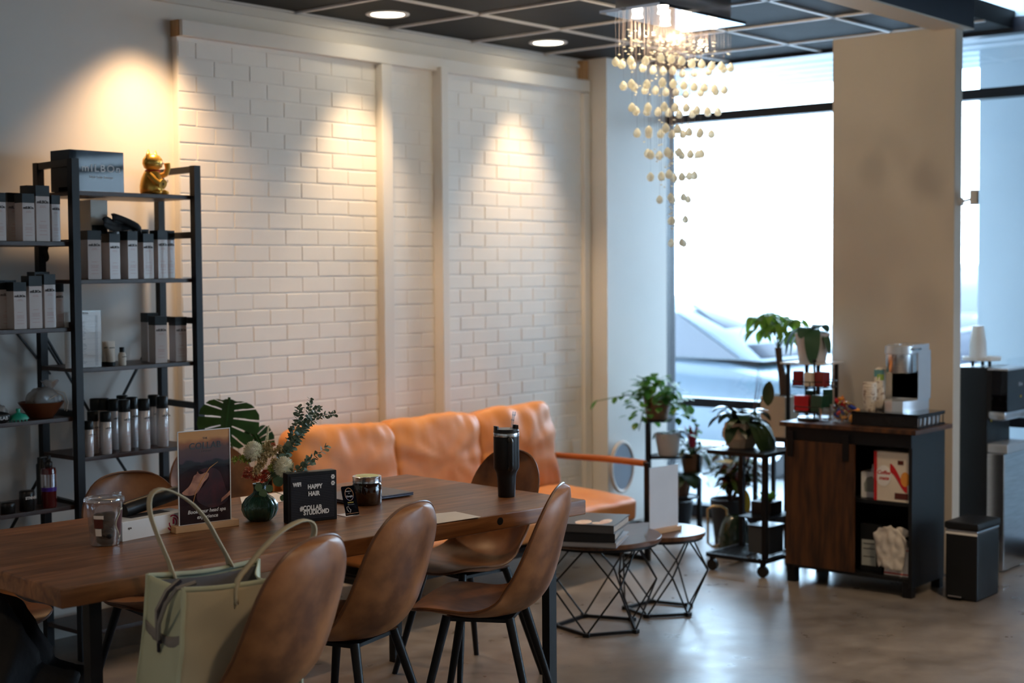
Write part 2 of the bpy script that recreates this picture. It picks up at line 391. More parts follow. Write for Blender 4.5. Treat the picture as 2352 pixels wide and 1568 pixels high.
M['carblue'] = pm('pale_blue_car_paint', (.040, .062, .085), .4, coat=.1)
M['cardark'] = pm('dark_car_paint', (.022, .026, .042), .4, coat=.1)
M['carglass'] = pm('car_glass', (.025, .03, .045), .3)
car('car', 'pale blue-grey car parked close outside the window', (11.3, 7.6, -.1), -PI/2, 'carblue', L=4.5, H=1.46)
car('car', 'dark car further off, behind the leafy tree in the window', (15.0, 4.9, -.1), PI/2+.1, 'cardark', L=4.6, H=1.85, W=1.9)
car('car', 'dark blue-grey vehicle glimpsed between column and outside wall', (19.5, 8.7, -.1), .3, 'cardark', L=4.6, H=1.75, W=1.9)
# ------------------------------------------------------------------ ceiling lamps
lamp = thing('ceiling_downlight', 'round recessed ceiling light, nearest of the two above the brick wall', 'ceiling light', (5.40, 5.43, CZ), 0, 'recessed ceiling lights')
M['lampglow'] = emit('downlight_glow', (1, .86, .62), 9)
obj('trim_ring', B().lathe([(.086, -.004), (.10, -.008), (.112, -.004), (.112, .002), (.086, .002), (.086, -.004)], seg=40), 'white', lamp)
obj('lens', B().lathe([(0, -.001), (.086, -.003), (.086, .003), (0, .003)], seg=40), 'lampglow', lamp)
dup(lamp, (6.70, 5.43, CZ), 0, 'round recessed ceiling light, farther of the two, beside the chandelier', 'recessed ceiling lights')
for i, (x, y) in enumerate([(5.40, 5.43), (6.70, 5.43), (4.08, 5.43)]):
    spot('downlight', (x, y, CZ-.03), 66 if i < 2 else 72, WARM if i < 2 else (1, .64, .34), 1.30 if i < 2 else 1.75, .9 if i < 2 else 1, .05)
# room lamps over the salon floor behind and beside the camera
for i, (x, y, e) in enumerate([(2.8, 1.2, 17), (0.2, 3.9, 15), (4.8, .8, 30), (0.3, 0.6, 6), (5.7, 1.9, 24)]):
    z = CZ if y > 3.4 else 3.10
    r = dup(lamp, (x, y, z), 0, f"round recessed ceiling light out over the salon floor", 'recessed ceiling lights over the salon floor')
    spot('downlight', (x, y, z-.03), e*3.4, (1, .74, .47), 2.6, 1, .09)
# ------------------------------------------------------------------ chandelier
M['crystal'] = pm('cream_crystal', (1, .955, .82), .10, spec=.7, trans=.25, ior=1.3)
M['bulb'] = emit('chandelier_bulb', (1, .93, .80), 3.5)
M['thread'] = pm('fine_thread', (.20, .15, .13), .5)
def _tl(n_, k_):
    nt = M[n_].node_tree; pb_ = nt.nodes['Principled BSDF']; tl_ = nt.nodes.new('ShaderNodeBsdfTranslucent'); mx_ = nt.nodes.new('ShaderNodeMixShader'); mx_.inputs[0].default_value = k_
    nt.links.new(pb_.inputs['Base Color'].links[0].from_socket, tl_.inputs[0]); nt.links.new(pb_.outputs[0], mx_.inputs[1]); nt.links.new(tl_.outputs[0], mx_.inputs[2]); nt.links.new(mx_.outputs[0], nt.nodes['Material Output'].inputs[0])
_tl('crystal', .5)
CX, CY, CPZ = 5.93, 4.03, 2.81
ch = thing('chandelier', 'long rectangular crystal drop chandelier with glowing bulbs by the window', 'chandelier', (CX, CY, CZ))
obj('ceiling_mount', B().box((0, 0, -.05), (.62, .24, .10)), 'steel', ch)
obj('mirror_plate', B().box((0, 0, CPZ-CZ), (.735, .34, .014)), pm('blue_grey_mirror', (.42, .47, .55), .02, metal=1), ch)
for q in [(1464, 32), (1523, 22), (1528, 50), (1576, 38), (1577, 63), (1636, 56)]:
    p = fz(q[0], q[1], 2.785)
    obj('bulb', B().lathe([(0, .018), (.026, .018), (.022, 0), (.027, -.018), (0, -.018)], (p.x-CX, p.y-CY, 2.785-CZ), 20), 'bulb', ch)
for dx in (-.22, 0, .22):
    l = bpy.data.lights.new('bulb_light', 'POINT'); l.energy = 4.5; l.color = (1, .82, .56); l.shadow_soft_size = .012
    o = bpy.data.objects.new('bulb_light', l); COL.objects.link(o); o.parent = ch; o.location = (dx, 0, 2.72-CZ)
thr = B(); bead = B(); nball = 0
ballme = None
def ball(x, y, z, s=1):
    global ballme, nball
    if ballme is None:
        o = obj('crystal_drop', B().lathe([(0, .021), (.003, .019), (.0085, .0125), (.0125, .004), (.013, -.003), (.0105, -.010), (.006, -.0145), (0, -.016)], seg=16), 'crystal', ch, smooth=80); ballme = o.data
    else:
        o = bpy.data.objects.new('crystal_drop', ballme); COL.objects.link(o); o.parent = ch
    o.location = (x, y, z-CZ); o.scale = (s, s, s*.86); nball += 1
    thr.tube([(x, y, z+.02-CZ), (x, y, CPZ-CZ)], .00035, 3, caps=False)
def ring(lx, ly, sp):
    pts = []; P = 2*(lx+ly); n = max(1, round(P/sp))
    for k in range(n):
        d = k/n*P
        if d < lx: pts.append((-lx/2+d, -ly/2))
        elif d < lx+ly: pts.append((lx/2, -ly/2+d-lx))
        elif d < 2*lx+ly: pts.append((lx/2-(d-lx-ly), ly/2))
        else: pts.append((-lx/2, ly/2-(d-2*lx-ly)))
    return pts
for k in range(9):
    f = 1-k/8.6; z = 2.585-.105*k
    if k == 8: P_ = [(-.03, 0), (.03, -.02), (.09, .01)]
    else: P_ = ring(.62*f, .27*f, .085+.003*k)
    for (x, y) in P_:
        if nball < 100: ball(x, y, z-random.uniform(0, .012)+.02*x, 1.45 if k < 6 else 1.3)
for k in range(150):
    x, y = random.uniform(-.33, .33), random.uniform(-.15, .15); z = random.choice([2.70, 2.68, 2.66, 2.715, 2.645, 2.61])+random.uniform(-.01, .01)
    bead.lathe([(0, .0035), (.0075, .001), (.0075, -.001), (0, -.0035)], (x, y, z-CZ), 8); thr.tube([(x, y, z-CZ), (x, y, CPZ-CZ)], .00035, 3, caps=False)
for k in range(130):
    f = random.random()**1.3; z = 2.60-.85*f; w = 1-f*.95
    x, y = random.uniform(-.29, .29)*w, random.uniform(-.13, .13)*w
    bead.lathe([(0, .004), (.007, .001), (.007, -.001), (0, -.004)], (x, y, z-CZ), 8); thr.tube([(x, y, z-CZ), (x, y, CPZ-CZ)], .0003, 3, caps=False)
o = obj('small_bead', bead, 'crystal', ch); o['kind'] = 'stuff'
o = obj('hanging_thread', thr, 'thread', ch, smooth=0); o['kind'] = 'stuff'
# ------------------------------------------------------------------ long table
A = V(4.345, 3.352, 0); Dx = V(2.23-4.345, 3.521-3.352, 0); TL = Dx.length; TA = math.atan2(-Dx.y, -Dx.x)   # table runs along its local x
ux = V(cos(TA), sin(TA), 0); uy = V(-sin(TA), cos(TA), 0); TW = 1.02
tc = A-ux*TL/2+uy*TW/2
tb = thing('dining_table', 'long thick wooden table in the middle of the room', 'table', (tc.x, tc.y, 0), TA)
obj('tabletop', B().box((0, 0, .732), (TL, TW, .056), bev=.006), 'table', tb)
bb = B(); bb.lathe([(0, 0), (.014, 0), (.011, .0006), (0, .001)], seg=12, sx=1.1)
k_ = obj('knot', bb, 'satin', tb, label='dark knot in the front edge of the tabletop'); k_.rotation_euler = (PI/2, 0, 0); k_.location = (TL/2-.45, -TW/2, .735)
for sx_ in (-1, 1):
    x = TL/2-.13 if sx_ > 0 else -TL/2+.13
    b = B(); b.bar((x, -TW/2+.05, .701), (x, TW/2-.05, .701), .06, .006)
    obj('leg_plate', b, 'black', tb)
    for sy_ in (-1, 1):
        obj('leg', B().bar((x, sy_*(TW/2-.07), .70), (x, sy_*(TW/2-.07), .0), .038), 'black', tb)
def on(px, py): return fz(px, py, .76)
# ------------------------------------------------------------------ leather shell chairs
def interp(tab, s):
    n = len(tab)-1; i = min(int(s*n), n-1); f = s*n-i; f_ = f
    p0, p1, p2, p3 = tab[max(i-1, 0)], tab[i], tab[i+1], tab[min(i+2, n)]
    return tuple(.5*((2*b)+(c-a)*f_+(2*a-5*b+4*c-d)*f_*f_+(-a+3*b-3*c+d)*f_**3) for a, b, c, d in zip(p0, p1, p2, p3))
PATH = [(.235, .455), (.17, .474), (.09, .466), (0, .452), (-.08, .452), (-.15, .472), (-.205, .525), (-.235, .60), (-.258, .69), (-.280, .785), (-.300, .875)]
WID = [(.185,), (.212,), (.222,), (.224,), (.220,), (.214,), (.216,), (.218,), (.213,), (.198,), (.182,)]
RISE = [(.0,), (.008,), (.016,), (.025,), (.045,), (.075,), (.085,), (.075,), (.06,), (.045,), (.03,)]
def shell_pt(s, v, off=0):
    x, z = interp(PATH, s); a = interp(PATH, max(0, s-.01)); c = interp(PATH, min(1, s+.01))
    tx, tz = c[0]-a[0], c[1]-a[1]; l = math.hypot(tx, tz) or 1; nx, nz = (tz/l, -tx/l)   # normal towards the sitter
    w = interp(WID, s)[0]; r = interp(RISE, s)[0]
    if s < .13: w *= math.sqrt(max(0, 1-(1-s/.13)**2.6))
    if s > .83: w *= math.sqrt(max(0, 1-((s-.83)/.17)**2.5))
    yy = w*v; h = r*v*v
    return V(x+nx*(h+off), yy*(1-.06*v*v*(r/.08)), z+nz*(h+off))
def smap(u): return .5-.5*cos(PI*u)
def make_chair(label, loc, rz, mat='leather', group='brown leather shell chairs around the long table'):
    t = thing('leather_chair', label, 'chair', loc, rz, group)
    b = B(); nu, nv = 44, 18; th = .024
    def vv(j): return sin(PI/2*(2*j-1))
    gi = b.grid(lambda u, v: shell_pt(smap(u), vv(v), 0), nu, nv)
    go = b.grid(lambda u, v: shell_pt(smap(u), vv(v)*1.0, -th*(1-.55*abs(vv(v))**6)*(.35+.65*min(1, min(smap(u), 1-smap(u))*12))), nu, nv, flip=True)
    for i in range(nu):
        for j in (0, nv): b.bm.faces.new((gi[i][j], gi[i+1][j], go[i+1][j], go[i][j]))
    bmesh.ops.remove_doubles(b.bm, verts=b.bm.verts[:], dist=.0004)
    obj('seat_shell', b, mat, t, smooth=60)
    per = [shell_pt(smap(k/40), 1, -.006)*1 for k in range(1, 40)]+[shell_pt(smap(k/40), -1, -.006) for k in range(39, 0, -1)]
    obj('piping', B().tube(per, .0045, 6, closed=True), 'pipe', t, label='raised seam around the rim')
    obj('seat_base', B().prism([(.11, -.12), (.11, .12), (-.12, .11), (-.12, -.11)], .418, .430), 'black', t)
    for sx_, sy_ in ((1, 1), (1, -1), (-1, 1), (-1, -1)):
        obj('leg', B().tube([(sx_*.11-.01, sy_*.115, .435), (sx_*.215-.02, sy_*.205, 0)], [.0165, .011], 12), 'black', t)
    return t
def chair_at(top, deg):     # top = where the middle of the backrest's upper edge is
    a = math.radians(deg); return (top[0]+.30*cos(a), top[1]+.30*sin(a), 0), a
p, a = chair_at((3.355, 3.25), 103); ch2 = make_chair('brown leather shell chair, middle one of the three on the near side of the table', p, a)
p, a = chair_at(tuple(fz(742, 1240, .892))[:2], 104); dup(ch2, p, a, scale=(1.02, 1.02, 1.022), label= 'nearest brown leather chair, with the pale tote bag on its seat')
p, a = chair_at(tuple(fz(1303, 1118, .872))[:2], 118); dup(ch2, p, a, 'brown leather chair seen side-on, by the near right corner of the table')
p, a = chair_at(tuple(fz(1192, 1036, .872))[:2], 172); dup(ch2, p, a, 'brown leather chair pushed under the far right end of the table, behind the black tumbler')
p, a = chair_at(tuple(fz(282, 1087, .872))[:2], 262); dup(ch2, p, a, 'brown leather chair on the far side of the table, in front of the shelves')
p, a = chair_at((3.93, 5.10), 262); dup(ch2, p, a, 'brown leather chair behind the upright menu sign, beside the sofa')
dup(ch2, (2.56, 4.60, 0), math.radians(270), 'brown leather chair across the table, only its seat showing at the left picture edge')
dup(ch2, (1.84, 3.66, 0), math.radians(8), 'brown leather chair at the left end of the table, under the black jacket')
# black jacket over the end chair
M['cloth_black'] = pm('black_cloth', (.008, .008, .010), .8, bump=.3, bs=40)
jc = [fz(-40, 1362, .60), fz(10, 1380, .60), fz(42, 1418, .56), fz(68, 1468, .50), fz(92, 1515, .43), fz(140, 1538, .40), fz(182, 1548, .385), fz(150, 1600, .30)]
jt = [tuple(p) for p in jc]
def jk(u, v):
    c = V(*interp(jt, u)); d = V(-.26, -.02-.10*u, -.40)*v*(1.25-.35*u); k = V(-.65, .76, 0)*.02
    return c+d+V(-.76, -.65, .1)*(.10*sin(PI*min(1, v*1.2))*(.6+.4*u))+k*noise.noise(V(u*9, v*4, 3))+V(0, 0, .025)*noise.noise(V(u*6, v*7, 8))
b = B(); b.grid(jk, 30, 20); b.grid(lambda u, v: jk(u, v)+V(.10, .085, -.02), 30, 20)
tag(obj('jacket', b, 'cloth_black', smooth=80, solid=.012), 'black jacket slumped over the left end chair at the picture corner', 'jacket')
# ------------------------------------------------------------------ tote bag on the nearest chair
M['canvas'] = pm('pale_sage_canvas', (.46, .50, .38), .85, var=(.46, .50, .38), vs=5, bump=.3, bs=220, bdist=.001)
M['cream'] = pm('cream_canvas', (.52, .46, .33), .85, var=(.48, .42, .30), vs=5, bump=.3, bs=220, bdist=.001)
M['liner'] = pm('grey_lining', (.16, .16, .18), .8, bump=.4, bs=14)
M['zip'] = pm('zip_tape', (.22, .21, .21), .6)
M['zipd'] = pm('zip_dark', (.015, .014, .03), .6)
lb_ = fz(337, 1318, .785); rb_ = fz(610, 1281, .785); lf_ = fz(441, 1346, .785)
ba = math.atan2(rb_.y-lb_.y, rb_.x-lb_.x); BL = (rb_-lb_).length*.945; BD = .235
bc = lb_+V(cos(ba), sin(ba), 0)*BL/2+V(sin(ba), -cos(ba), 0)*BD/2
bag = thing('tote_bag', 'pale green and cream canvas tote bag standing on the nearest chair', 'bag', (bc.x, bc.y, .470), ba)
HB = .315
def wallf(u, v, side):     # side: 0 front(-y) 1 back(+y)
    x = (u-.5)*BL*(1-.02*v)-.03*(1-u)*(1-v)**1.5; s = -1 if side == 0 else 1
    bulge = .012*sin(PI*u)*sin(PI*v)+.010*noise.noise(V(u*3, v*3, side*4))
    return V(x+.0, s*(BD/2*(1+.06*(1-v))+bulge), v*HB-(.010*sin(PI*u)*v))
for side, nm in ((0, 'front_panel'), (1, 'back_panel')):
    b = B(); b.grid(lambda u, v: wallf(u, v, side), 20, 16); obj(nm, b, 'cream' if side == 0 else 'canvas', bag, smooth=80, solid=.004)
for sx_ in (-1, 1):
    b = B()
    def gus(u, v):
        y = (u-.5)*BD*(1+.06*(1-v)); dent = .055*sin(PI*u)*(v**2)-.016*sin(PI*u)*(1-v)
        return V(sx_*(BL/2*(1-.02*v)+(.03*(1-v)**1.5 if sx_ < 0 else 0)-dent+.006*noise.noise(V(u*4, v*4, 9))), y, v*HB-.03*sin(PI*u)*v**3)
    b.grid(gus, 16, 18); obj('side_panel', b, 'canvas', bag, smooth=80, solid=.004)
b = B()
for side in (0, 1): b.tube([wallf(u/12, 1, side)+V(0, 0, -.004) for u in range(13)], .0075, 6)
for sx_ in (-1, 1):
    for side in (0, 1): b.tube([wallf(0 if sx_ < 0 else 1, k/12, side)+V(0, 0, 0) for k in range(13)], .007, 6)
obj('edge_binding', b, 'canvas', bag, smooth=60)
b = B(); b.box((0, 0, .004), (BL*.97, BD*.97, .008)); obj('bottom', b, 'canvas', bag)
b = B()
for s in (-1, 1): b.grid(lambda u, v: V((u-.5)*BL*.95, s*(BD/2-.012-.012*sin(PI*u)), .03+v*(HB-.045)-.008*sin(PI*u)), 8, 4)
obj('lining', b, 'liner', bag, smooth=60)
b = B(); b.box((0, 0, .20), (BL*.9, BD*.8, .004)); obj('lining', b, 'liner', bag)
b = B()
zx = -BL/2
zp = [(zx+.06, .035, HB-.01), (zx+.02, .03, HB-.035), (zx-.014, .018, HB-.08), (zx-.020, .004, HB-.14), (zx-.018, 0, HB-.165)]
zq = [(zx+.06, -.07, HB+.0), (zx+.01, -.06, HB-.012), (zx-.012, -.035, HB-.055), (zx-.022, -.012, HB-.11), (zx-.022, -.006, HB-.155)]
b.tube(zp, .0065, 6); b.tube(zq, .0065, 6); obj('zip_tape', b, 'zip', bag, label='grey zip tape hanging over the short side')
b = B(); b.tube([(x+.001, y-.008, z-.002) for x, y, z in zp], .005, 5); b.tube([(x, y+.008, z-.002) for x, y, z in zq], .004, 5); b.box((zx-.02, -.002, HB-.175), (.006, .010, .03)); obj('zip', b, 'zipd', bag)
b = B(); b.grid(lambda u, v: V(zx-.007-.006*sin(PI*u)+.03*sin(PI*u)*((HB*.55-.03*v)/HB)**2-.0, (u-.5)*BD*.96, HB*.60-.032*v-.02*sin(PI*u)), 12, 3); obj('webbing_band', b, 'zip', bag, smooth=60, solid=.003)
def handle(pts, nm='handle', w=.024):
    b = B(); n = 28
    tab = [tuple(p) for p in pts]
    def f(u, v):
        c = V(*interp(tab, u)); a = V(*interp(tab, max(0, u-.01))); d = V(*interp(tab, min(1, u+.01))); t_ = (d-a).normalized()
        sd = V(0, 1, 0)-t_*t_.y; sd.normalize(); ww = w*(1.7 if (u < .07 or u > .93) else 1)
        k = (v-.5)*ww; return c+sd.cross(t_)*0+sd*k
    b.grid(f, n, 2); return obj(nm, b, 'cream', bag, smooth=80, solid=.0055)
yb = BD/2+.004
def wp(px, py, yl):       # picture point onto the plane local y = yl of the bag
    n = V(-sin(ba), cos(ba), 0); r = ray(px, py); o0 = V(bc.x, bc.y, 0)+n*yl; t_ = (o0-V(0, 0, 0)).dot(n)/r.dot(n); w = V(r.x*t_, r.y*t_, r.z*t_+EYE)
    d = w-V(bc.x, bc.y, .470); return (d.x*cos(ba)+d.y*sin(ba), yl, d.z)
hb = [wp(*q, yb) for q in [(398, 1330), (390, 1296), (366, 1240), (345, 1180), (345, 1140), (365, 1123), (395, 1128), (440, 1155), (475, 1195), (500, 1240), (520, 1275), (530, 1300)]]
handle(hb)
hf = [wp(*q, -yb) for q in [(538, 1385), (545, 1335), (570, 1300), (605, 1258), (645, 1220), (690, 1196), (715, 1198), (722, 1220), (710, 1255), (690, 1300), (680, 1350)]]
handle(hf)
# ------------------------------------------------------------------ shelving unit
SY0, SY1 = 5.33, 5.69
sh = thing('shelving_unit', 'tall black metal shelving unit with staggered brown shelves', 'shelves', (3.47, SY0, 0))
def L_(x, y, z): return (x-3.47, y-SY0, z)
PW = .034
posts = [(3.475, SY0), (4.092, SY0), (3.52, SY1-.03), (4.14, SY1-.03), (2.55, SY0), (2.60, SY1-.03)]
for x, y in posts: obj('post', B().bar(L_(x, y, 0), L_(x, y, 2.085), PW), 'black', sh, smooth=0)
for (a, c) in (((3.475, SY0), (3.52, SY1-.03)), ((4.092, SY0), (4.14, SY1-.03)), ((2.55, SY0), (2.60, SY1-.03))):
    for z in ((2.07, 1.74, 1.40, 1.03, .65, .28) if a[0] < 4 else (2.07, 1.78, 1.40, 1.02, .66, .28)): obj('end_rail', B().bar(L_(*a, z), L_(*c, z), .022, .028), 'black', sh, smooth=0)
RZ = [1.955, 1.588, 1.219, .848, .475, .11]; LZ = [1.745, 1.392, 1.022, .655, .28]
for z in RZ: obj('shelf', B().box(L_(3.805, (SY0+SY1)/2, z-.009), (.60, SY1-SY0-.03, .018), bev=.002), 'shelfw', sh)
for z in LZ: obj('shelf', B().box(L_(3.02, (SY0+SY1)/2, z-.009), (.88, SY1-SY0-.03, .018), bev=.002), 'shelfw', sh)
b = B(); yb_ = SY1-.02
for p, q in (((3.54, 1.35), (3.84, .86)), ((4.12, 1.35), (3.80, .86)), ((3.54, .80), (3.30, .45)), ((3.86, .83), (4.12, .45)), ((3.50, 1.38), (3.62, 1.20)), ((3.4, 1.37), (3.56, 1.18))): b.bar(L_(p[0], yb_, p[1]), L_(q[0], yb_, q[1]), .016, .006)
obj('cross_brace', b, 'black', sh, smooth=0)
# products
M['carton'] = pm('pale_carton', (.70, .60, .56), .35, coat=.3)
M['cartonc'] = pm('cream_carton', (.74, .66, .56), .4)
M['ink'] = pm('dark_ink', (.035, .03, .035), .6)
M['inkr'] = pm('pink_ink', (.55, .22, .20), .6)
M['cap'] = pm('dark_cap', (.008, .012, .014), .35, spec=.3)
def carton(label, loc, w=.066, h=.20, d=.055, rz=0, mat='carton', grp='shampoo cartons'):
    t = thing('shampoo_carton', label, 'carton', loc, rz, grp); ch_ = h*.19
    obj('body', B().box((0, 0, (h-ch_)/2), (w, d, h-ch_), bev=.002), mat, t)
    b = B(); b.prism([(-w/2, 0), (w/2, 0), (w/2, ch_), (-w/2, ch_)], -d/2-.001, d/2+.001, T=lambda x, y, z: (x, z, y+h-ch_)); obj('cap', b, 'cap', t, smooth=0)
    text('mILBOn', w*.25, 'ink', t, (0, -d/2-.001, h-ch_-.022), name='logo', bold=.0003)
    b = B()
    for k, (zz, ww) in enumerate(((h-ch_-.036, .36), (h-ch_-.041, .44), (h*.36, .4), (h*.29, .6), (h*.265, .5), (h*.24, .6), (h*.19, .5), (h*.12, .55))): b.box((0, -d/2-.0006, zz), (w*ww, .0008, .0011))
    obj('small_print', b, 'inkr', t, smooth=0)
    return t
yF = SY0+.055
c0 = carton('tall shampoo carton at the left of the second shelf, under the black box', (fy(210, 637, yF+.01).x, yF+.01, 1.588), .062, .205, .062, -.1)
def cart(px, shelf, dy=0, sw=1, sh_=1, label='', rz=0, zoff=0):
    y = yF+dy; return dup(c0, (fy(px, 640, y).x, y, shelf), rz, label, None, (sw, 1, sh_))
rows = [(256, 1.588, .0, .82, .94, 'narrow shampoo carton second from the left on the second shelf'), (297, 1.588, .0, .80, 1.0, 'shampoo carton in the middle of the second shelf, below the black ribbon'),
        (333, 1.588, .0, .84, .95, 'shampoo carton second from the right on the second shelf, lower than its neighbour'), (366, 1.588, .01, .80, 1.03, 'tallest shampoo carton at the right of the second shelf'),
        (222, 1.588, .13, 1.1, 1.13, 'large shampoo carton behind the left one on the second shelf'), (250, 1.588, .12, .8, 1.0, 'shampoo carton in the back row of the second shelf, left of centre'),
        (322, 1.588, .12, .9, 1.06, 'shampoo carton in the back row of the second shelf, under the ribbon end'), (384, 1.588, .10, .7, 1.04, 'shampoo carton peeping out at the right end of the second shelf'),
        (360, 1.219, .02, .92, 1.0, 'shampoo carton standing foremost at the right of the price list shelf'), (342, 1.219, .13, .9, 1.06, 'shampoo carton turned sideways, leftmost on the price list shelf'), (406, 1.219, .03, .90, .97, 'shampoo carton at the right end of the price list shelf')]
for px, z, dy, sw, s2, lab in rows: cart(px, z, dy, sw, s2, lab, rz=(-.15 if z < 1.3 else -.05))
rowsL = [(-6, 1.745, 0, .86, .93, 'shampoo carton cut by the left picture edge on the top left shelf'), (60, 1.745, 0, .86, .93, 'shampoo carton with pink print on the top left shelf, second from the left'),
         (93, 1.745, 0, .98, 1.10, 'tallest shampoo carton on the top left shelf'), (123, 1.745, 0, .62, .92, 'narrow shampoo carton beside the post on the top left shelf'),
         (30, 1.745, .15, 1.1, .98, 'shampoo carton in shade at the back of the top left shelf'), (75, 1.745, .14, 1.0, 1.14, 'shampoo carton at the back of the top left shelf, behind the tallest'),
         (36, 1.392, 0, .88, .92, 'shampoo carton leftmost of the three tall fronts on the second left shelf'), (72, 1.392, .01, .92, 1.04, 'shampoo carton in the middle of the second left shelf'),
         (105, 1.392, .01, .82, 1.07, 'tallest shampoo carton on the second left shelf, with a glossy front'), (127, 1.392, .04, .6, .88, 'narrow shampoo carton beside the post on the second left shelf'),
         (8, 1.392, .06, 1.2, .96, 'broad shampoo carton at the left edge of the second left shelf'), (88, 1.392, .17, 1.1, 1.12, 'shampoo carton at the back of the second left shelf')]
for px, z, dy, sw, s2, lab in rowsL: cart(px, z, dy, sw, s2, lab, rz=-.05)
# black box and lucky cat on top
def sy(px, z, y): return V(fy(px, 500, y).x, y, z)
x0 = fy(166, 400, SY0+.03).x; x1 = fy(291, 400, SY0+.03).x
bx = thing('display_box', 'glossy black display box on top of the shelves', 'box', ((x0+x1)/2, SY0+.12, 1.955), 0)
obj('body', B().box((0, 0, .086), (x1-x0, .14, .172), bev=.002), 'gloss', bx)
text('mILBOn', .044, 'white', bx, (.020, -.0712, .098), name='logo', sx=1.08, spacing=1.25)
text('Find Your Beauty', .0145, 'white', bx, (.020, -.0712, .062), name='slogan', spacing=1.1)
cat = thing('lucky_cat', 'shiny gold lucky cat figurine with raised paw', 'figurine', (fy(352, 440, SY0+.07).x, SY0+.08, 1.955), -PI/2+.35)
b = B(); b.lathe([(0, 0), (.046, 0), (.053, .012), (.054, .035), (.048, .065), (.038, .09), (.030, .105), (0, .112)], seg=28, sy=.9); obj('body', b, 'gold', cat, smooth=80)
b = B(); b.lathe([(0, 0), (.020, .004), (.036, .018), (.043, .036), (.041, .055), (.030, .070), (.014, .078), (0, .079)], (.006, 0, .098), 28, sy=1.08); obj('head', b, 'gold', cat, smooth=80)
for s in (-1, 1): obj('ear', B().lathe([(.020, 0), (.015, .016), (0, .042)], (.004, s*.027, .154), 14, sx=.6), 'gold', cat)
b = B(); b.tube([(.012, .042, .080), (.036, .056, .092), (.046, .056, .115), (.046, .052, .140)], [.014, .013, .012, .015], 10); obj('arm', b, 'gold', cat, smooth=80, label='raised paw')
b = B(); b.tube([(.02, -.042, .085), (.045, -.045, .06), (.056, -.03, .045)], [.014, .013, .014], 10); obj('arm', b, 'gold', cat, smooth=80)
for s in (-1, 1): obj('paw', B().lathe([(0, 0), (.016, .002), (.018, .012), (0, .024)], (.045, s*.026, 0), 14, sx=1.3), 'gold', cat, smooth=80)
b = B(); b.lathe([(0, 0), (.022, 0), (.022, .006), (0, .006)], seg=20, sy=1.35); o = obj('coin', b, 'gold', cat); o.rotation_euler = (0, PI/2+.25, 0); o.location = (.052, 0, .045)
b = B(); b.lathe([(.0325, 0), (.035, .003), (.0325, .006)], (.006, 0, .100), 24); obj('collar', b, pm('red_collar', (.6, .05, .03), .4), cat)
b = B()
for y in (-.016, .016): b.tube([(.048, y-.008, .137), (.050, y, .133), (.048, y+.008, .137)], .0018, 5)
b.tube([(.050, -.008, .121), (.052, 0, .118), (.050, .008, .121)], .0015, 5); b.lathe([(0, 0), (.004, .002), (0, .005)], (.050, 0, .124), 8); obj('face_marking', b, 'ink', cat)
for k, (y, z) in enumerate(((.0, .045), (.044, .06), (-.046, .062))): text('福' if 0 else '井' if 0 else '#', .018, 'ink', cat, (.060 if k == 0 else .052, y, z), (PI/2, 0, PI/2), name='character')
# black ribbons
def ribbon(name, label, pts, w, loc=(0, 0, 0), side=(0, 1, 0), mat='cloth_black'):
    b = B(); tab = [tuple(p) for p in pts]
    def f(u, v):
        c = V(*interp(tab, u)); a = V(*interp(tab, max(0, u-.01))); d = V(*interp(tab, min(1, u+.01))); t_ = (d-a).normalized(); sd = V(*side); sd = (sd-t_*sd.dot(t_)).normalized()
        return c+sd*(v-.5)*w
    b.grid(f, 40, 2); return tag(obj(name, b, mat, smooth=80, solid=.003), label, 'ribbon', loc)
def sp_(px, py, y): return tuple(fy(px, py, y))
yR = SY0+.11
ribbon('black_ribbon', 'looped black ribbon lying on the cartons of the second shelf', [sp_(*q, yR+dy) for q, dy in (((325, 540), 0), ((318, 522), 0), ((285, 505), .01), ((258, 497), .01), ((270, 512), .03), ((290, 520), .04), ((262, 524), .0), ((240, 513), -.01), ((248, 505), .0), ((275, 522), .02), ((300, 519), .02), ((312, 528), .01))], .030, side=(.15, .35, 1))
ribbon('black_ribbon', 'end of a black ribbon hanging below the top left shelf', [sp_(*q, SY0+.24) for q in ((101, 545), (104, 560), (101, 575), (104, 590), (103, 592))], .036, side=(1, 0, 0))
for px, dx, lab in ((268, .0, 'small white carton lying under the ribbon on the second shelf, left one'), (297, 0, 'small white carton lying under the ribbon on the second shelf, right one')):
    tag(obj('small_carton', B().box((0, 0, .115), (.05, .05, .23), bev=.002), 'white'), lab, 'carton', (fy(px, 540, yR+.07).x, yR+.07, 1.588))
# pink grey tall carton behind the post
tag(obj('tall_carton', B().box((0, 0, .17), (.085, .12, .34), bev=.002), 'cartonc'), 'tall plain beige carton behind the front post on the second shelf', 'carton', (fy(142, 600, SY0+.25).x+.13, SY0+.22, 1.588))
# price list, tubes, small bottle
pl = thing('price_list', 'white price list sheet in an acrylic holder on the third shelf', 'price list', (fy(203, 840, yF).x-.03, yF-.01, 1.219), -.05)
obj('sheet', B().box((0, .001, .118), (.166, .0015, .232)), 'paper', pl, smooth=0); obj('holder', B().box((0, -.001, .12), (.172, .003, .24)), 'acryl', pl, smooth=0); obj('holder_foot', B().box((0, .01, .002), (.172, .06, .003)), 'acryl', pl, smooth=0)
text('mILBOn', .012, 'ink', pl, (0, -.0032, .228), name='logo', spacing=1.3)
b = B(); random.seed(3)
for k in range(44):
    zz = .216-k*.0048; b.box((-.028+random.uniform(0, .02), -.0029, zz), (random.uniform(.02, .055), .0005, .0016)); b.box((.062, -.0029, zz), (.012, .0005, .0014))
    if k % 5 == 0: b.box((0, -.0029, zz+.0024), (.155, .0005, .0004))
obj('printed_lines', b, pm('grey_ink', (.35, .34, .36), .7), pl, smooth=0)
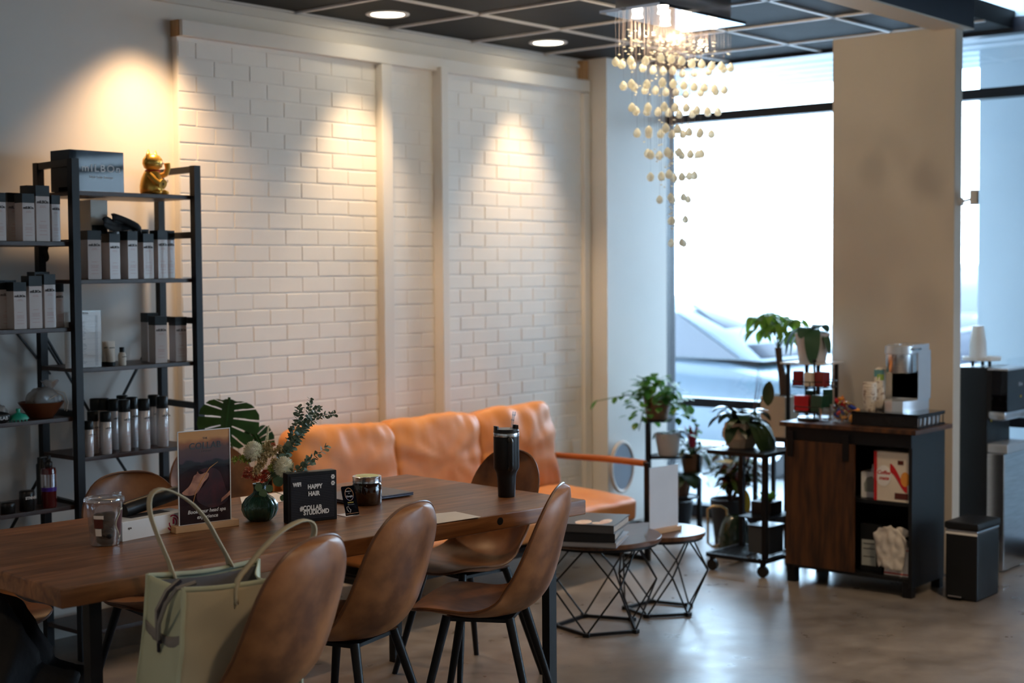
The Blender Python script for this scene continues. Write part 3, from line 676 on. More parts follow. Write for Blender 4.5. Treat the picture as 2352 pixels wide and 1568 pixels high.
def tube_(label, loc, rz=0):
    t = thing('cream_tube', label, 'tube', loc, rz, 'small tubes on the third shelf')
    b = B(); b.lathe([(0, 0), (.0165, 0), (.0165, .018), (0, .018)], seg=20); obj('cap', b, 'cap', t)
    b = B(); b.grid(lambda u, v: V(cos(2*PI*u)*(.016+.004*v), sin(2*PI*u)*(.016*(1-v)+.001), .018+v*.088), 24, 8, cu=True); obj('body', b, 'cartonc', t, smooth=80)
    text('mILBOn', .008, 'ink', t, (0, -.0068, .078), (PI/2-.15, 0, 0), name='logo'); return t
t = tube_('small white tube standing on its black cap beside the price list', (fy(256, 838, yF).x, yF, 1.219)); dup(t, (fy(243, 838, yF+.03).x, yF+.03, 1.219), .1, 'small tube half hidden between the price list and the front tube')
def bottle_s(label, loc, grp):
    t = thing('small_bottle', label, 'bottle', loc, 0, grp)
    obj('body', B().lathe([(0, 0), (.0155, 0), (.017, .004), (.017, .045), (.013, .055), (.009, .058), (0, .058)], seg=20), 'cartonc', t, smooth=60); obj('cap', B().lathe([(.0105, .056), (.0105, .078), (0, .079)], seg=18), 'cap', t)
    text('mILBOn', .007, 'ink', t, (0, -.0172, .038), name='logo'); return t
sb = bottle_s('tiny black-capped bottle standing alone on the third shelf', (fy(279, 838, yF).x, yF-.005, 1.219), 'tiny bottles on the shelves')
for i, (px, dy) in enumerate([(126, .02), (138, .05), (152, -.0), (165, .03), (186, -.03), (200, .0)]):
    labs = ['leftmost tiny bottle on the low shelf under the table', 'second tiny bottle from the left on the low shelf', 'tiny bottle just left of the post on the low shelf', 'tiny bottle behind the post on the low shelf', 'foremost tiny bottle right of the post on the low shelf', 'rightmost tiny bottle on the low shelf']
    y = SY0+.07+dy; p = fy(px, 1440, y); dup(sb, (max(p.x, 3.56) if px > 172 else p.x, y, .475 if px > 172 else .28), 0, labs[i], None, (1.5, 1.5, 1.45))
# spray cans
M['can'] = pm('white_spray_can', (.74, .70, .70), .25, metal=.25)
def can(label, loc):
    t = thing('spray_can', label, 'spray can', loc, 0, 'hair spray cans on the fourth shelf'); r, h = .0255, .222
    obj('body', B().lathe([(0, 0), (r-.002, 0), (r, .003), (r, h*.76), (r-.002, h*.77), (0, h*.77)], seg=26), 'can', t, smooth=50)
    obj('cap', B().lathe([(r-.001, h*.765), (r, h*.775), (r, h*.985), (r-.003, h), (0, h)], seg=26), 'cap', t, smooth=50)
    text('mILBOn', .013, 'ink', t, (.004, -r-.0003, h*.62), name='logo'); 
    b = B()
    for zz in (.58, .56, .38, .36, .30, .14): b.box((.004, -r-.0001, h*zz), (.018, .0006, .0012))
    obj('small_print', b, 'inkr', t, smooth=0); return t
cans = [(374, .02, 1, 1, 'tall spray can at the right end of the fourth shelf'), (332, .015, 1, .985, 'tall spray can second from the right on the fourth shelf'), (287, .01, 1, 1, 'tall spray can in the middle front of the fourth shelf'),
        (244, -.01, .93, .81, 'medium spray can in the front row of the fourth shelf'), (204, -.025, .80, .67, 'short spray can foremost at the left of the fourth shelf'), (179, .02, .8, .67, 'short spray can half behind the post on the fourth shelf'),
        (215, .05, .93, .81, 'medium spray can in the second row of the fourth shelf'), (305, .10, 1, 1, 'tall spray can in the back row, right of the middle one'), (263, .10, 1, .99, 'tall spray can in the back row, above the medium one'),
        (240, .15, 1, 1, 'tall spray can at the back, seen between the medium ones'), (222, .17, 1, 1, 'tall spray can at the back left of the fourth shelf'), (355, .12, 1, 1, 'tall spray can behind the two at the right end'), (283, .17, 1.0, 1.02, 'tall spray can farthest back in the middle of the fourth shelf')]
cn = None
for px, dy, s1, s2, lab in cans:
    y = yF+dy; loc = (fy(px, 1040, y).x, y, .848)
    if cn is None: cn = can(lab, loc)
    else: dup(cn, loc, 0, lab, None, (s1, s1, s2))
# left shelf, third: bowl with organza bag, brush, pouch
M['bowlw'] = pm('dark_red_wood_bowl', (.13, .035, .012), .35)
M['organza'] = clear('organza', (.80, .76, .75), .04, .3, .22)
M['teal'] = pm('teal_rubber', (.02, .36, .24), .35)
yb2 = SY0+.09; p = fy(95, 950, yb2)
bw_ = tag(obj('wooden_bowl', B().lathe([(0, 0), (.045, 0), (.05, .006), (.088, .058), (.092, .066), (.086, .064), (.045, .014), (0, .012)], seg=36), 'bowlw', smooth=60), 'dark wooden bowl holding small bags on the third left shelf', 'bowl', (p.x, yb2, 1.022))
ob = thing('organza_bag', 'sheer gift bag with a dark thing inside, lying in the wooden bowl', 'gift bag', (p.x+.012, yb2, 1.060))
b = B(); b.soft((0, 0, .035), (.13, .09, .10), puff=.6, seed=3, n=8, wr=.012, pw=3); obj('sheer_cloth', b, 'organza', ob, smooth=80)
b = B(); b.grid(lambda u, v: V(.03+(.012+.03*v)*cos(2*PI*u), (.012+.03*v)*sin(2*PI*u)*.5, .078+.035*v+.004*sin(10*PI*u)*v), 20, 3, cu=True); obj('gathered_top', b, 'organza', ob, smooth=80)
b = B(); b.soft((-.01, .005, .03), (.09, .055, .065), puff=.5, seed=5, n=7, wr=.014, pw=3); obj('dark_contents', b, 'satin', ob, smooth=80)
M['rib'] = pm('cream_satin_ribbon', (.75, .62, .5), .3)
b = B(); b.tube([(.03, -.01, .075), (.06, -.045, .05), (.065, -.055, .02), (.06, -.06, -.01)], .0018, 5); b.tube([(.03, -.01, .075), (.085, -.02, .06), (.09, -.04, .02), (.075, -.05, -.015)], .0018, 5); b.tube([(.03, 0, .075), (.0, -.045, .04), (.03, -.05, .055)], .0018, 5); obj('tie_ribbon', b, 'rib', ob)
p2 = fy(42, 955, SY0+.03)
br = thing('scalp_brush', 'teal green rubber scalp brush on the third left shelf', 'scalp brush', (p2.x, SY0+.03, 1.022))
obj('dome', B().lathe([(0, .052), (.008, .052), (.010, .046), (.007, .038), (.012, .034), (.032, .026), (.042, .014), (.043, .009), (0, .009)], seg=28, sy=.8), 'teal', br, smooth=70)
b = B()
for k in range(14): a = 2*PI*k/14; b.tube([(.034*cos(a), .026*sin(a), .010), (.036*cos(a), .028*sin(a), 0)], [.0022, .001], 5)
for k in range(7): a = 2*PI*k/7; b.tube([(.018*cos(a), .015*sin(a), .010), (.019*cos(a), .016*sin(a), 0)], [.0022, .001], 5)
obj('bristles', b, 'teal', br); br.children[1]['kind'] = 'stuff'
p3 = fy(5, 955, SY0+.03); po = thing('black_pouch', 'black pouch with white letters cut by the left picture edge', 'pouch', (p3.x-.035, SY0+.03, 1.022))
b = B(); b.soft((0, 0, .022), (.12, .05, .046), puff=.4, seed=8, n=6, wr=.004); obj('body', b, 'satin', po, smooth=80); text('LAB', .020, 'white', po, (.028, -.0265, .02), name='lettering')
tag(obj('organza_bag', B().soft((0, 0, .03), (.10, .05, .07), puff=.5, seed=12, n=7, wr=.014, pw=3), 'organza', smooth=80), 'sheer pinkish gift bag behind the scalp brush', 'gift bag', (p3.x+.01, SY0+.12, 1.026))
# left shelf, fourth: pump bottle, jars
M['ruby'] = pm('dark_red_liquid_bottle', (.10, .008, .010), .15, coat=.6)
M['violet'] = pm('violet_label', (.07, .02, .30), .3)
M['foil'] = pm('silver_foil_label', (.62, .62, .70), .18, metal=.9)
yb3 = SY0+.05; p = fy(113, 1150, yb3); z4 = .655
pb = thing('pump_bottle', 'dark red pump bottle with silver and violet label', 'bottle', (p.x, yb3, z4), 0)
obj('body', B().lathe([(0, 0), (.029, 0), (.031, .004), (.031, .150), (.028, .162), (.014, .166), (0, .166)], seg=28), 'ruby', pb, smooth=60)
obj('label_band', B().lathe([(.0314, .082), (.0314, .138), (.0313, .138), (.0313, .082)], seg=28), 'foil', pb, smooth=0); obj('violet_band', B().lathe([(.0315, .068), (.0315, .084)], seg=28), 'violet', pb, smooth=0)
b = B(); b.lathe([(.014, .164), (.016, .170), (.016, .186), (.009, .192), (.005, .196), (.005, .206), (.011, .208), (.011, .213), (0, .214)], seg=20); b.tube([(0, 0, .210), (-.038, 0, .208)], .005, 8); obj('pump', b, 'blackp', pb, smooth=60)
tag(obj('dark_bottle', B().lathe([(0, 0), (.022, 0), (.022, .165), (.017, .172), (.017, .195), (0, .196)], seg=20), 'satin', smooth=50), 'plain dark bottle behind the red pump bottle', 'bottle', (p.x+.03, yb3+.10, z4))
def jar(label, px, r, h, txt, ts, yy):
    q = fy(px, 1160, yy); t = thing('styling_jar', label, 'jar', (q.x, yy, z4)); obj('body', B().lathe([(0, 0), (r-.002, 0), (r, .002), (r, h*.66), (0, h*.66)], seg=30), 'satin', t, smooth=50)
    obj('lid', B().lathe([(r+.0006, h*.66), (r+.0006, h-.004), (r-.003, h), (0, h)], seg=30), 'blackp', t, smooth=50)
    if txt: text(txt, ts, 'paper', t, (.0, -r-.0008, h*.66), name='logo', bold=.0006); text('GROOMING', ts*.3, 'paper', t, (0, -r-.0008, h*.48), name='small_print') if 0 else None
    return t
jar('round black jar lettered in white, left of the red pump bottle', 62, .030, .082, 'STMNT', .015, SY0+.045)
jar('low black jar at the far left of the fourth left shelf', 18, .028, .045, None, 0, SY0+.045)
# ------------------------------------------------------------------ things on the long table
TT = .76
def at(px, py, z=TT): return fz(px, py, z)
q = at(250, 1252); cup = thing('plastic_cup', 'clear plastic cup with dark contents near the left end of the table', 'cup', (q.x, q.y+.02, TT), .3)
obj('cup_wall', B().lathe([(0, .002), (.043, .002), (.045, .010), (.053, .105), (.058, .138), (.061, .140)], seg=36), 'plclear', cup, smooth=60)
b = B(); b.lathe([(.062, .136), (.064, .142), (.062, .150), (.054, .152), (.050, .146), (0, .146)], seg=36); b.prism([(.056, -.012), (.078, -.006), (.078, .006), (.056, .012)], .146, .158); obj('lid', b, 'plclear', cup, smooth=60)
b = B(); random.seed(5)
for k in range(14):
    a = random.uniform(0, 6.3); r = random.uniform(0, .022); b.soft((r*cos(a), r*sin(a), .020+.0050*k), (.055, .048, .034), Matrix.Rotation(random.uniform(0, 3), 3, 'Z'), puff=.5, seed=k, n=3, wr=.004)
obj('dark_contents', b, 'satin', cup, smooth=80)
M['maroon'] = pm('maroon_label', (.10, .018, .012), .5)
b = B()
def lab_(a0, a1, z0, z1, r=.0005, shp=None):
    def f(u, v):
        zz = z0+(z1-z0)*v; w = 1 if not shp else shp(v); a = (a0+a1)/2+(a1-a0)/2*(2*u-1)*w; R_ = .0455+(zz-.01)*.088+.0006+r; return V(R_*cos(a), R_*sin(a), zz)
    return f
wn = -PI/2-.3+.05
bulb_ = lambda v: .35+.65*sin(PI*min(1, max(0, (v-.12)/.76))) if .12 < v < .88 else .35
b.grid(lab_(wn+.05, wn+1.15, .025, .118, 0, bulb_), 12, 16); obj('label', b, 'cream', cup, smooth=60)
b = B(); b.grid(lab_(wn+.12, wn+1.08, .031, .112, .0006, bulb_), 12, 16); obj('label', b, 'maroon', cup, smooth=60)
b = B(); b.grid(lab_(wn-1.3, wn-.75, .060, .090), 8, 2); obj('label', b, 'maroon', cup); b = B(); b.grid(lab_(wn-1.25, wn-.85, .035, .058), 8, 2); b.grid(lab_(wn-1.3, wn-.7, .088, .100), 8, 2); obj('barcode', b, 'paper', cup)
b = B(); b.grid(lab_(wn+1.2, wn+1.75, .094, .112), 6, 2); obj('tape', b, 'paper', cup)
# white box
a0 = at(287, 1243); a1 = at(430, 1215); bl = (a1-a0).length; an = math.atan2(a1.y-a0.y, a1.x-a0.x)
wb = thing('white_box', 'long low white box with a crimson round logo behind the cup', 'box', (a0.x+cos(an)*bl/2-sin(an)*.05, a0.y+sin(an)*bl/2+cos(an)*.05, TT), an)
obj('body', B().box((0, 0, .031), (bl+.02, .10, .062), bev=.0015), 'white', wb)
obj('top_print', B().box((.01, .012, .0625), (bl*.62, .05, .001)), 'ink', wb, smooth=0)
M['crimson'] = pm('crimson_print', (.42, .015, .08), .5)
b = B()
for r, t0, t1 in ((.027, -2.6, 2.0), (.018, -3.3, 1.6)):
    b.grid(lambda u, v: V(bl/2-.062+(r-.0045*v)*cos(t0+(t1-t0)*u), -.0508, .031+(r-.0045*v)*sin(t0+(t1-t0)*u)), 20, 1)
b.box((bl/2-.060, -.0508, .035), (.007, .0008, .016)); obj('logo', b, 'crimson', wb, smooth=0, solid=.0004)
text('spa', .012, 'ink', wb, (-bl/2+.02, -.0508, .04), name='lettering')
# black tube resting across
pA = V(*at(285, 1175, TT+.075)); pB = V(*at(478, 1105, TT+.155))
e1 = fy(282, 1172, a0.y+.09); e2 = fy(480, 1106, a0.y+.15)
hd = B(); d_ = (e2-e1); hd.tube([e1, e1+d_*.05, e1+d_*.45, e1+d_*.9, e2], [.023, .025, .024, .020, .018], 20)
ht = thing('hair_dryer', 'long black tubular hair styler leaning across the white box', 'hair styler', e1)
o = obj('barrel', hd, 'satin', ht, smooth=60); o.location = -e1
o = obj('stand', B().box((e1+d_*.93-V(0, 0, .045)), (.05, .05, .11), bev=.01), 'satin', ht); o.location = -e1
# sign holder with poster
s0 = at(418, 1224); s1 = at(550, 1205); an = math.atan2(s1.y-s0.y, s1.x-s0.x)-.05; sl = .192
sg = thing('menu_sign', 'upright acrylic sign with a dark head spa poster on a wooden foot', 'sign', (s0.x+cos(an)*sl/2, s0.y+sin(an)*sl/2+.015, TT), an)
obj('foot', B().box((0.002, .012, .011), (.235, .055, .022), bev=.002), 'beech', sg)
def poster():
    mt = bpy.data.materials.new('spa_poster'); mt.use_nodes = True; nt = mt.node_tree; N = nt.nodes; L = nt.links; b = N['Principled BSDF']
    tc = N.new('ShaderNodeTexCoord'); sp = N.new('ShaderNodeSeparateXYZ'); L.new(tc.outputs['Object'], sp.inputs[0])
    nz = N.new('ShaderNodeTexNoise'); nz.inputs['Scale'].default_value = 16; nz.inputs['Detail'].default_value = 2; L.new(tc.outputs['Object'], nz.inputs[0])
    ad = N.new('ShaderNodeMath'); ad.operation = 'MULTIPLY_ADD'; ad.inputs[1].default_value = .045; L.new(nz.outputs['Fac'], ad.inputs[0]); L.new(sp.outputs['Z'], ad.inputs[2])
    mr = N.new('ShaderNodeMapRange'); mr.inputs[1].default_value = .02; mr.inputs[2].default_value = .33; L.new(ad.outputs[0], mr.inputs[0])
    rp = N.new('ShaderNodeValToRGB'); e = rp.color_ramp.elements; e[0].position = 0; e[0].color = (.012, .006, .012, 1); e[1].position = 1; e[1].color = (.80, .36, .11, 1)
    for p_, c in ((.35, (.020, .006, .010)), (.55, (.035, .008, .010)), (.70, (.013, .010, .018)), (.745, (.02, .015, .025)), (.76, (.10, .045, .060)), (.90, (.14, .055, .05)), (.955, (.45, .14, .05))): k = e.new(p_); k.color = (*c, 1)
    L.new(mr.outputs[0], rp.inputs[0]); L.new(rp.outputs[0], b.inputs['Base Color']); b.inputs['Roughness'].default_value = .25; return mt
M['poster'] = poster()
PH = .312
ps = obj('poster', B().box((0, 0, .02+PH/2), (sl, .0012, PH)), 'poster', sg, smooth=0)
b = B()
for x in (-sl/2, sl/2): b.box((x, -.001, .02+PH/2), (.003, .004, PH))
for z in (.02+.0015, .02+PH): b.box((0, -.001, z), (sl+.003, .004, .003))
obj('acrylic_edge', b, 'white', sg, smooth=0); obj('acrylic_cover', B().box((0, -.0026, .02+PH/2), (sl, .0016, PH)), 'acryl', sg, smooth=0)
text('THE', .010, 'ink', sg, (.004, -.0012, .305), name='lettering'); text('COLLAB', .030, 'ink', sg, (.004, -.0012, .280), name='lettering', spacing=1.08, bold=.0004); text('STUDIO', .008, 'ink', sg, (.004, -.0012, .262), name='lettering', spacing=1.8)
text('Book your head spa', .0175, 'paper', sg, (.006, -.0012, .062), name='lettering', bold=.0003, shear=.2); text('experience', .0175, 'paper', sg, (.008, -.0012, .043), name='lettering', bold=.0003, shear=.2)
M['skin'] = pm('poster_skin_tone', (.62, .28, .17), .6, var=(.16, .04, .03), vs=22, vr=(.3, .6)); M['pflare'] = pm('poster_gold_line', (.75, .34, .10), .5); M['pdark'] = pm('poster_dark_red', (.085, .008, .012), .5, var=(.02, .004, .008), vs=18)
b = B(); fc = [(-.085, .130), (-.060, .148), (-.048, .165), (-.040, .182), (-.030, .188), (-.026, .196), (-.021, .189), (-.012, .186), (.004, .190), (.016, .186), (.010, .170), (-.004, .158), (-.016, .140), (-.030, .124), (-.050, .118), (-.075, .122)]
fc = [tuple(interp(fc+[fc[0]], k/64)) for k in range(64)]; b.prism(fc, -.0022, -.0011, T=lambda x, y, z: (x, z, y+.0)); b2 = b; o = obj('face_image', b, 'skin', sg, smooth=0)
b = B(); sh2 = [(-.02, .20), (.02, .205), (.055, .19), (.075, .14), (.085, .09), (.03, .07), (-.02, .09), (-.03, .12), (0, .15), (.015, .175)]; b.prism([tuple(interp(sh2+[sh2[0]], k/60)) for k in range(60)], -.0013, -.0009, T=lambda x, y, z: (x, z, y)); obj('shadow_image', b, 'pdark', sg, smooth=0)
b = B(); b.tube([(-.047, -.0016, .083), (-.035, -.0016, .125), (-.010, -.0016, .170), (.020, -.0016, .205), (.050, -.0016, .222)], [.0006, .0014, .0018, .0014, .0005], 5); obj('gold_line', b, 'pflare', sg)
b = B(); b.prism([(.06, .085), (.095, .107), (.095, .122), (.085, .113), (.062, .098)], -.0022, -.0011, T=lambda x, y, z: (x, z, y)); obj('hand_image', b, 'skin', sg, smooth=0)
# vase and bouquet
q = at(606, 1196); VX, VY = q.x, q.y+.02
vs_ = thing('flower_vase', 'round ribbed green glass vase on the table', 'vase', (VX, VY, TT))
M['vglass'] = pm('dark_green_glass', (.06, .19, .14), .05, trans=.8, ior=1.45, coat=.5)
rib_ = lambda a, z: 1+.02*math.copysign(abs(cos(a*17))**.7, cos(a*17))
obj('body', B().lathe([(0, 0), (.034, 0), (.040, .004), (.054, .018), (.0625, .040), (.061, .058), (.048, .078), (.030, .090), (.022, .098), (.020, .112), (.024, .128), (.021, .128), (.016, .110), (.018, .098), (.05, .06), (.05, .03), (.03, .008), (0, .006)], seg=136, fn=rib_), 'vglass', vs_, smooth=60)
M['euc'] = pm('eucalyptus_leaf', (.27, .35, .26), .6, var=(.11, .16, .11), vs=40, vr=(.3, .7)); M['euc2'] = pm('fresh_eucalyptus_leaf', (.16, .28, .14), .5, var=(.10, .19, .11), vs=30)
M['mum'] = pm('ivory_petal', (.95, .94, .82), .6, var=(.92, .91, .72), vs=30); M['coral'] = pm('coral_petal', (.85, .24, .15), .55, var=(.62, .09, .07), vs=45); M['straw'] = pm('straw_blossom', (.74, .62, .36), .7, var=(.55, .42, .22), vs=60); M['lime'] = pm('lime_bloom', (.50, .62, .14), .6, var=(.28, .38, .06), vs=60); M['stem'] = pm('green_stem', (.10, .15, .07), .6)
M['coralp'] = pm('pale_coral_petal', (.85, .38, .25), .55, var=(.75, .25, .15), vs=40)
bo = thing('flower_bouquet', 'bouquet of ivory chrysanthemums, coral blooms and eucalyptus in the vase', 'flowers', (VX, VY, TT))
def loc_(px, py, dy=0):      # sight line onto the plane through the vase facing the camera
    n = V(cos(YAW), sin(YAW), 0); r = ray(px, py); t_ = (V(VX, VY, 0).dot(n)+dy)/r.dot(n); return V(r.x*t_-VX, r.y*t_-VY, r.z*t_+EYE-TT)
tocam = V(-cos(YAW), -sin(YAW), .1).normalized(); rt = V(sin(YAW), -cos(YAW), 0)
def mum(c, R_, sq=1):
    b = B(); n = 400
    for k in range(n):
        z = 1-2*(k+.5)/n; a = k*2.399963; r = math.sqrt(1-z*z); d = V(r*cos(a), r*sin(a), z)
        if d.dot(tocam) < -.55: continue
        L = R_*random.uniform(.42, .58); b.leaf(c+d*(R_-L)*1.0, d+V(random.uniform(-.2, .2), random.uniform(-.2, .2), random.uniform(-.1, .25)), L, R_*.17, droop=-.3, fold=.5, n=3, shape=.5)
    b.soft(c, (R_*1.25,)*3, puff=.2, seed=1, n=4, wr=0); return obj('chrysanthemum', b, 'mum', bo, smooth=70)
random.seed(11)
mum(loc_(652, 1072, -.01), .038); mum(loc_(582, 1036, .0), .037)
def carn(c, R_, mat, seed):
    random.seed(seed); b = B()
    for k in range(46):
        z = random.uniform(-.2, 1); a = random.uniform(0, 6.283); r = math.sqrt(max(0, 1-z*z)); d = V(r*cos(a), r*sin(a), z); s0_ = random.uniform(.2, .6)
        sd = d.cross(V(0, 0, 1)).normalized() if r > .1 else V(1, 0, 0); up = sd.cross(d)
        b.grid(lambda u, v: c+d*R_*(s0_+v*.5)+sd*R_*(u-.5)*(.3+v*.7)+up*R_*(.10*sin(u*9+k)*v)-up*R_*.1*v, 5, 2)
    return obj('carnation', b, mat, bo, smooth=70)
carn(loc_(597, 1101, -.01), .026, 'coral', 1); carn(loc_(572, 1085, -.02), .021, 'coralp', 2); carn(loc_(570, 1095, -.005), .020, 'coral', 3); carn(loc_(610, 1088, -.0), .017, 'coral', 4); carn(loc_(627, 1022, .04), .010, 'coralp', 5)
def cluster(nm, mat, spots, r0=.0065, n=46, spread=.018, seed=0):
    random.seed(seed); b = B()
    for (px, py, dy) in spots:
        c = loc_(px, py, dy)
        for k in range(n):
            d = V(random.gauss(0, 1), random.gauss(0, 1), random.gauss(0, 1)).normalized()*spread*random.uniform(.4, 1); p = c+d
            for j in range(4): b.leaf(p, V(random.gauss(0, 1), random.gauss(0, 1), random.gauss(0, 1)).normalized(), r0*1.6, r0, n=2, droop=0)
    return obj(nm, b, mat, bo, smooth=0)
cluster('filler_blossom', 'straw', [(606, 1050, 0), (620, 1040, .01), (600, 1066, -.01), (588, 1083, -.02), (630, 1062, 0), (612, 1025, .02), (640, 1035, .02)], seed=2)
cluster('filler_blossom', 'lime', [(565, 1056, 0), (575, 1050, .01), (556, 1052, .0), (540, 1055, .0), (622, 1075, 0)], spread=.012, n=22, seed=4)
b = B(); c0_ = loc_(613, 1015, .03); c1_ = loc_(617, 978, .03)
for k in range(90): f = k/90; p = c0_.lerp(c1_, f); a = k*2.4; b.leaf(p, V(cos(a), sin(a), .9), .012*(1-f*.6), .004, n=2, droop=0)
b.tube([c0_, c1_], .003, 5); obj('flower_spike', b, 'mum', bo, smooth=0)
def branch(pts, dy, n, L, mat='euc', seed=0, taper=.5):
    random.seed(seed); P = [loc_(px, py, dy+.02*math.sin(i)) for i, (px, py) in enumerate(pts)]; b = B(); tab = [tuple(p) for p in P]
    path = [V(*interp(tab, i/20)) for i in range(21)]; b.tube(path, [.0014*(1-i/26) for i in range(21)], 5)
    n = int(n*1.9)
    for k in range(n):
        s = .12+.88*k/n; c = V(*interp(tab, min(s, .999))); d = (V(*interp(tab, min(1, s+.02)))-V(*interp(tab, max(0, s-.02)))).normalized(); a = k*1.35+random.uniform(-.4, .4)
        e1_ = d.cross(V(.2, .3, 1)).normalized(); e2_ = d.cross(e1_); ll = 1.25*L*(1-taper*s)*random.uniform(.8, 1.15)
        for sg_ in (1, -1):
            o_ = (e1_*cos(a)+e2_*sin(a))*sg_+d*.45; b.leaf(c+o_*.002, o_, ll, ll*.85, droop=random.uniform(-.2, .3), fold=.12, n=4, shape=.55, twist=random.uniform(-1.2, 1.2))
    return obj('eucalyptus_branch', b, mat, bo, smooth=60)
branch([(612, 1115), (640, 1060), (680, 1010), (705, 965), (712, 915)], .03, 26, .020, seed=1); branch([(612, 1115), (650, 1050), (690, 1000), (725, 960), (770, 950)], .01, 26, .021, seed=2)
branch([(640, 1060), (668, 1010), (683, 970), (688, 935)], .045, 16, .022, seed=3, taper=.3); branch([(650, 1085), (695, 1075), (715, 1055), (753, 1025)], -.02, 13, .020, seed=4, taper=.3); branch([(690, 990), (712, 960), (725, 942), (737, 936)], .03, 10, .016, seed=6)
b = B()
for (px, py, L, ang, dy) in ((597, 1122, .028, -.3, -.03), (617, 1125, .026, .2, -.035), (605, 1135, .030, -.1, -.03), (632, 1105, .040, .6, .0), (640, 1100, .034, 1.2, .01), (628, 1092, .03, .3, .01)):
    c = loc_(px, py-12, dy); d = rt*sin(ang)*.8+V(0, 0, -.7); b.leaf(c, d, L, L*.95, droop=.1, fold=.05, n=6, shape=.45, up=-tocam)
obj('broad_leaf', b, 'euc2', bo, smooth=60)
b = B(); p0, p1, p2_, p3_ = loc_(628, 1128, -.03), loc_(650, 1136, -.05), loc_(665, 1128, -.06), loc_(672, 1150, -.06); b.tube([p0, p1, p2_], .0012, 5); b.tube([p1, p3_], .001, 5)
for c, d, L in ((p2_, rt*.3+V(0, 0, 1), .030), (p1, V(0, 0, -1)+rt*-.2, .022), (p2_, V(0, 0, -1)+rt*.4, .026), (p3_, V(0, 0, -1)+rt*.1, .018), (p3_, rt-V(0, 0, .8), .016), (p3_, -rt-V(0, 0, .8), .020)): b.leaf(c, d, L, L*(.45 if L > .028 else .85), n=5, shape=.5, up=-tocam, droop=.05)
obj('eucalyptus_branch', b, 'euc2', bo, smooth=60)
b = B()
for k in range(9): a = k*.7; b.tube([V(.006*cos(a), .006*sin(a), .012), V(.010*cos(a), .010*sin(a), .12), loc_(600+k*6, 1085, .0)], .0015, 5)
obj('stems', b, 'stem', bo)
# letter board
l0 = at(662, 1204); l1 = at(775, 1192); an = math.atan2(l1.y-l0.y, l1.x-l0.x); lw = (l1-l0).length
lbd = thing('letter_board', 'black felt letter board with white letters on the table', 'letter board', ((l0.x+l1.x)/2-sin(an)*.018, (l0.y+l1.y)/2+cos(an)*.018, TT), an)
LH = .172
felt = pm('black_felt', (.012, .012, .016), .9)
obj('frame', B().box((0, .003, LH/2), (lw, .040, LH), bev=.003), 'satin', lbd)
b = B(); b.box((0, -.0175, LH/2), (lw-.018, .002, LH-.018)); obj('felt_panel', b, felt, lbd, smooth=0)
b = B()
for k in range(26): b.box((0, -.0190, .014+k*.0057), (lw-.024, .0012, .0026))
obj('groove', b, pm('felt_ridge', (.030, .030, .040), .85), lbd, smooth=0)
for s, x, z, sz, sx in (('WIFI', -.058, .132, .019, .8), ('HAPPY', .008, .121, .021, .85), ('HAIR', .004, .097, .021, .9), ('#COLLAB', -.008, .049, .022, .85), ('STUDIOMD', .012, .033, .022, .85)): text(s, sz, 'white', lbd, (x, -.0200, z), name='letter', bold=.0009, sx=sx)
b = B()
for zc in (.150, .128):
    for k in range(6): a = k*PI/3; b.box((lw/2-.016+.0045*cos(a), -.0200, zc+.0055*sin(a)), (.0055, .001, .0055))
obj('flower_letter', b, 'white', lbd, smooth=0)
# tap card stand
c0_ = at(783, 1188); c1_ = at(830, 1184)
cs = thing('card_stand', 'small leaning black review card stand beside the amber jar', 'card stand', ((c0_.x+c1_.x)/2+.008, (c0_.y+c1_.y)/2, TT), math.atan2(c1_.y-c0_.y, c1_.x-c0_.x)+.25)
lean = -.30; RT = Matrix.Rotation(lean, 3, 'X')
cb = B(); cb.prism([(-.028, .004), (.028, .004), (.028, .104), (.024, .108), (-.024, .108), (-.028, .104)], -.001, .001, T=lambda x, y, z: tuple(RT @ V(x, z, y))); obj('card', cb, 'gloss', cs, smooth=0)
obj('foot', B().box((0, .030, .001), (.056, .06, .002)), 'steel', cs)
def oncard(x, z): return tuple(RT @ V(x, -.0016, z))
M['rainb'] = pm('blue_violet_ring', (.25, .35, .9), .4, var=(.9, .45, .2), vs=18, vr=(.45, .55)); M['yellow'] = pm('yellow_print', (.85, .62, .08), .5)
rc = (PI/2+lean, 0, 0)
b = B(); b.tube([oncard(.017*cos(k*PI/14), .078+.022*sin(k*PI/14)) for k in range(28)], .0008, 5, closed=True); obj('ring', b, 'rainb', cs)
for s, x, z, sz, mm in (('Review us', 0, .089, .0055, 'white'), ('on', 0, .082, .005, 'white'), ('Google', 0, .071, .009, 'white'), ('★★★★★', 0, .049, .006, 'yellow'), ('TAP or SCAN', 0, .042, .0045, 'steel')):
    if '★' in s: continue
    text(s, sz, mm, cs, oncard(x, z), rc, name='lettering')
b = B()
for k in range(5): x, y, z = oncard(-.010+.005*k, .049); b.box((x, y, z), (.003, .0006, .003), R=RT)
obj('stars', b, 'yellow', cs, smooth=0)
b = B(); b.tube([oncard(-.019, .034), oncard(-.012, .036), oncard(-.010, .028), oncard(-.004, .024), oncard(-.008, .014), oncard(-.014, .018), oncard(-.019, .026)], .0009, 5, closed=True); obj('hand_symbol', b, 'white', cs)
b = B(); x, y, z = oncard(0, .0105); b.box((x, y, z), (.05, .0006, .0008), R=RT); obj('line', b, 'rainb', cs, smooth=0)
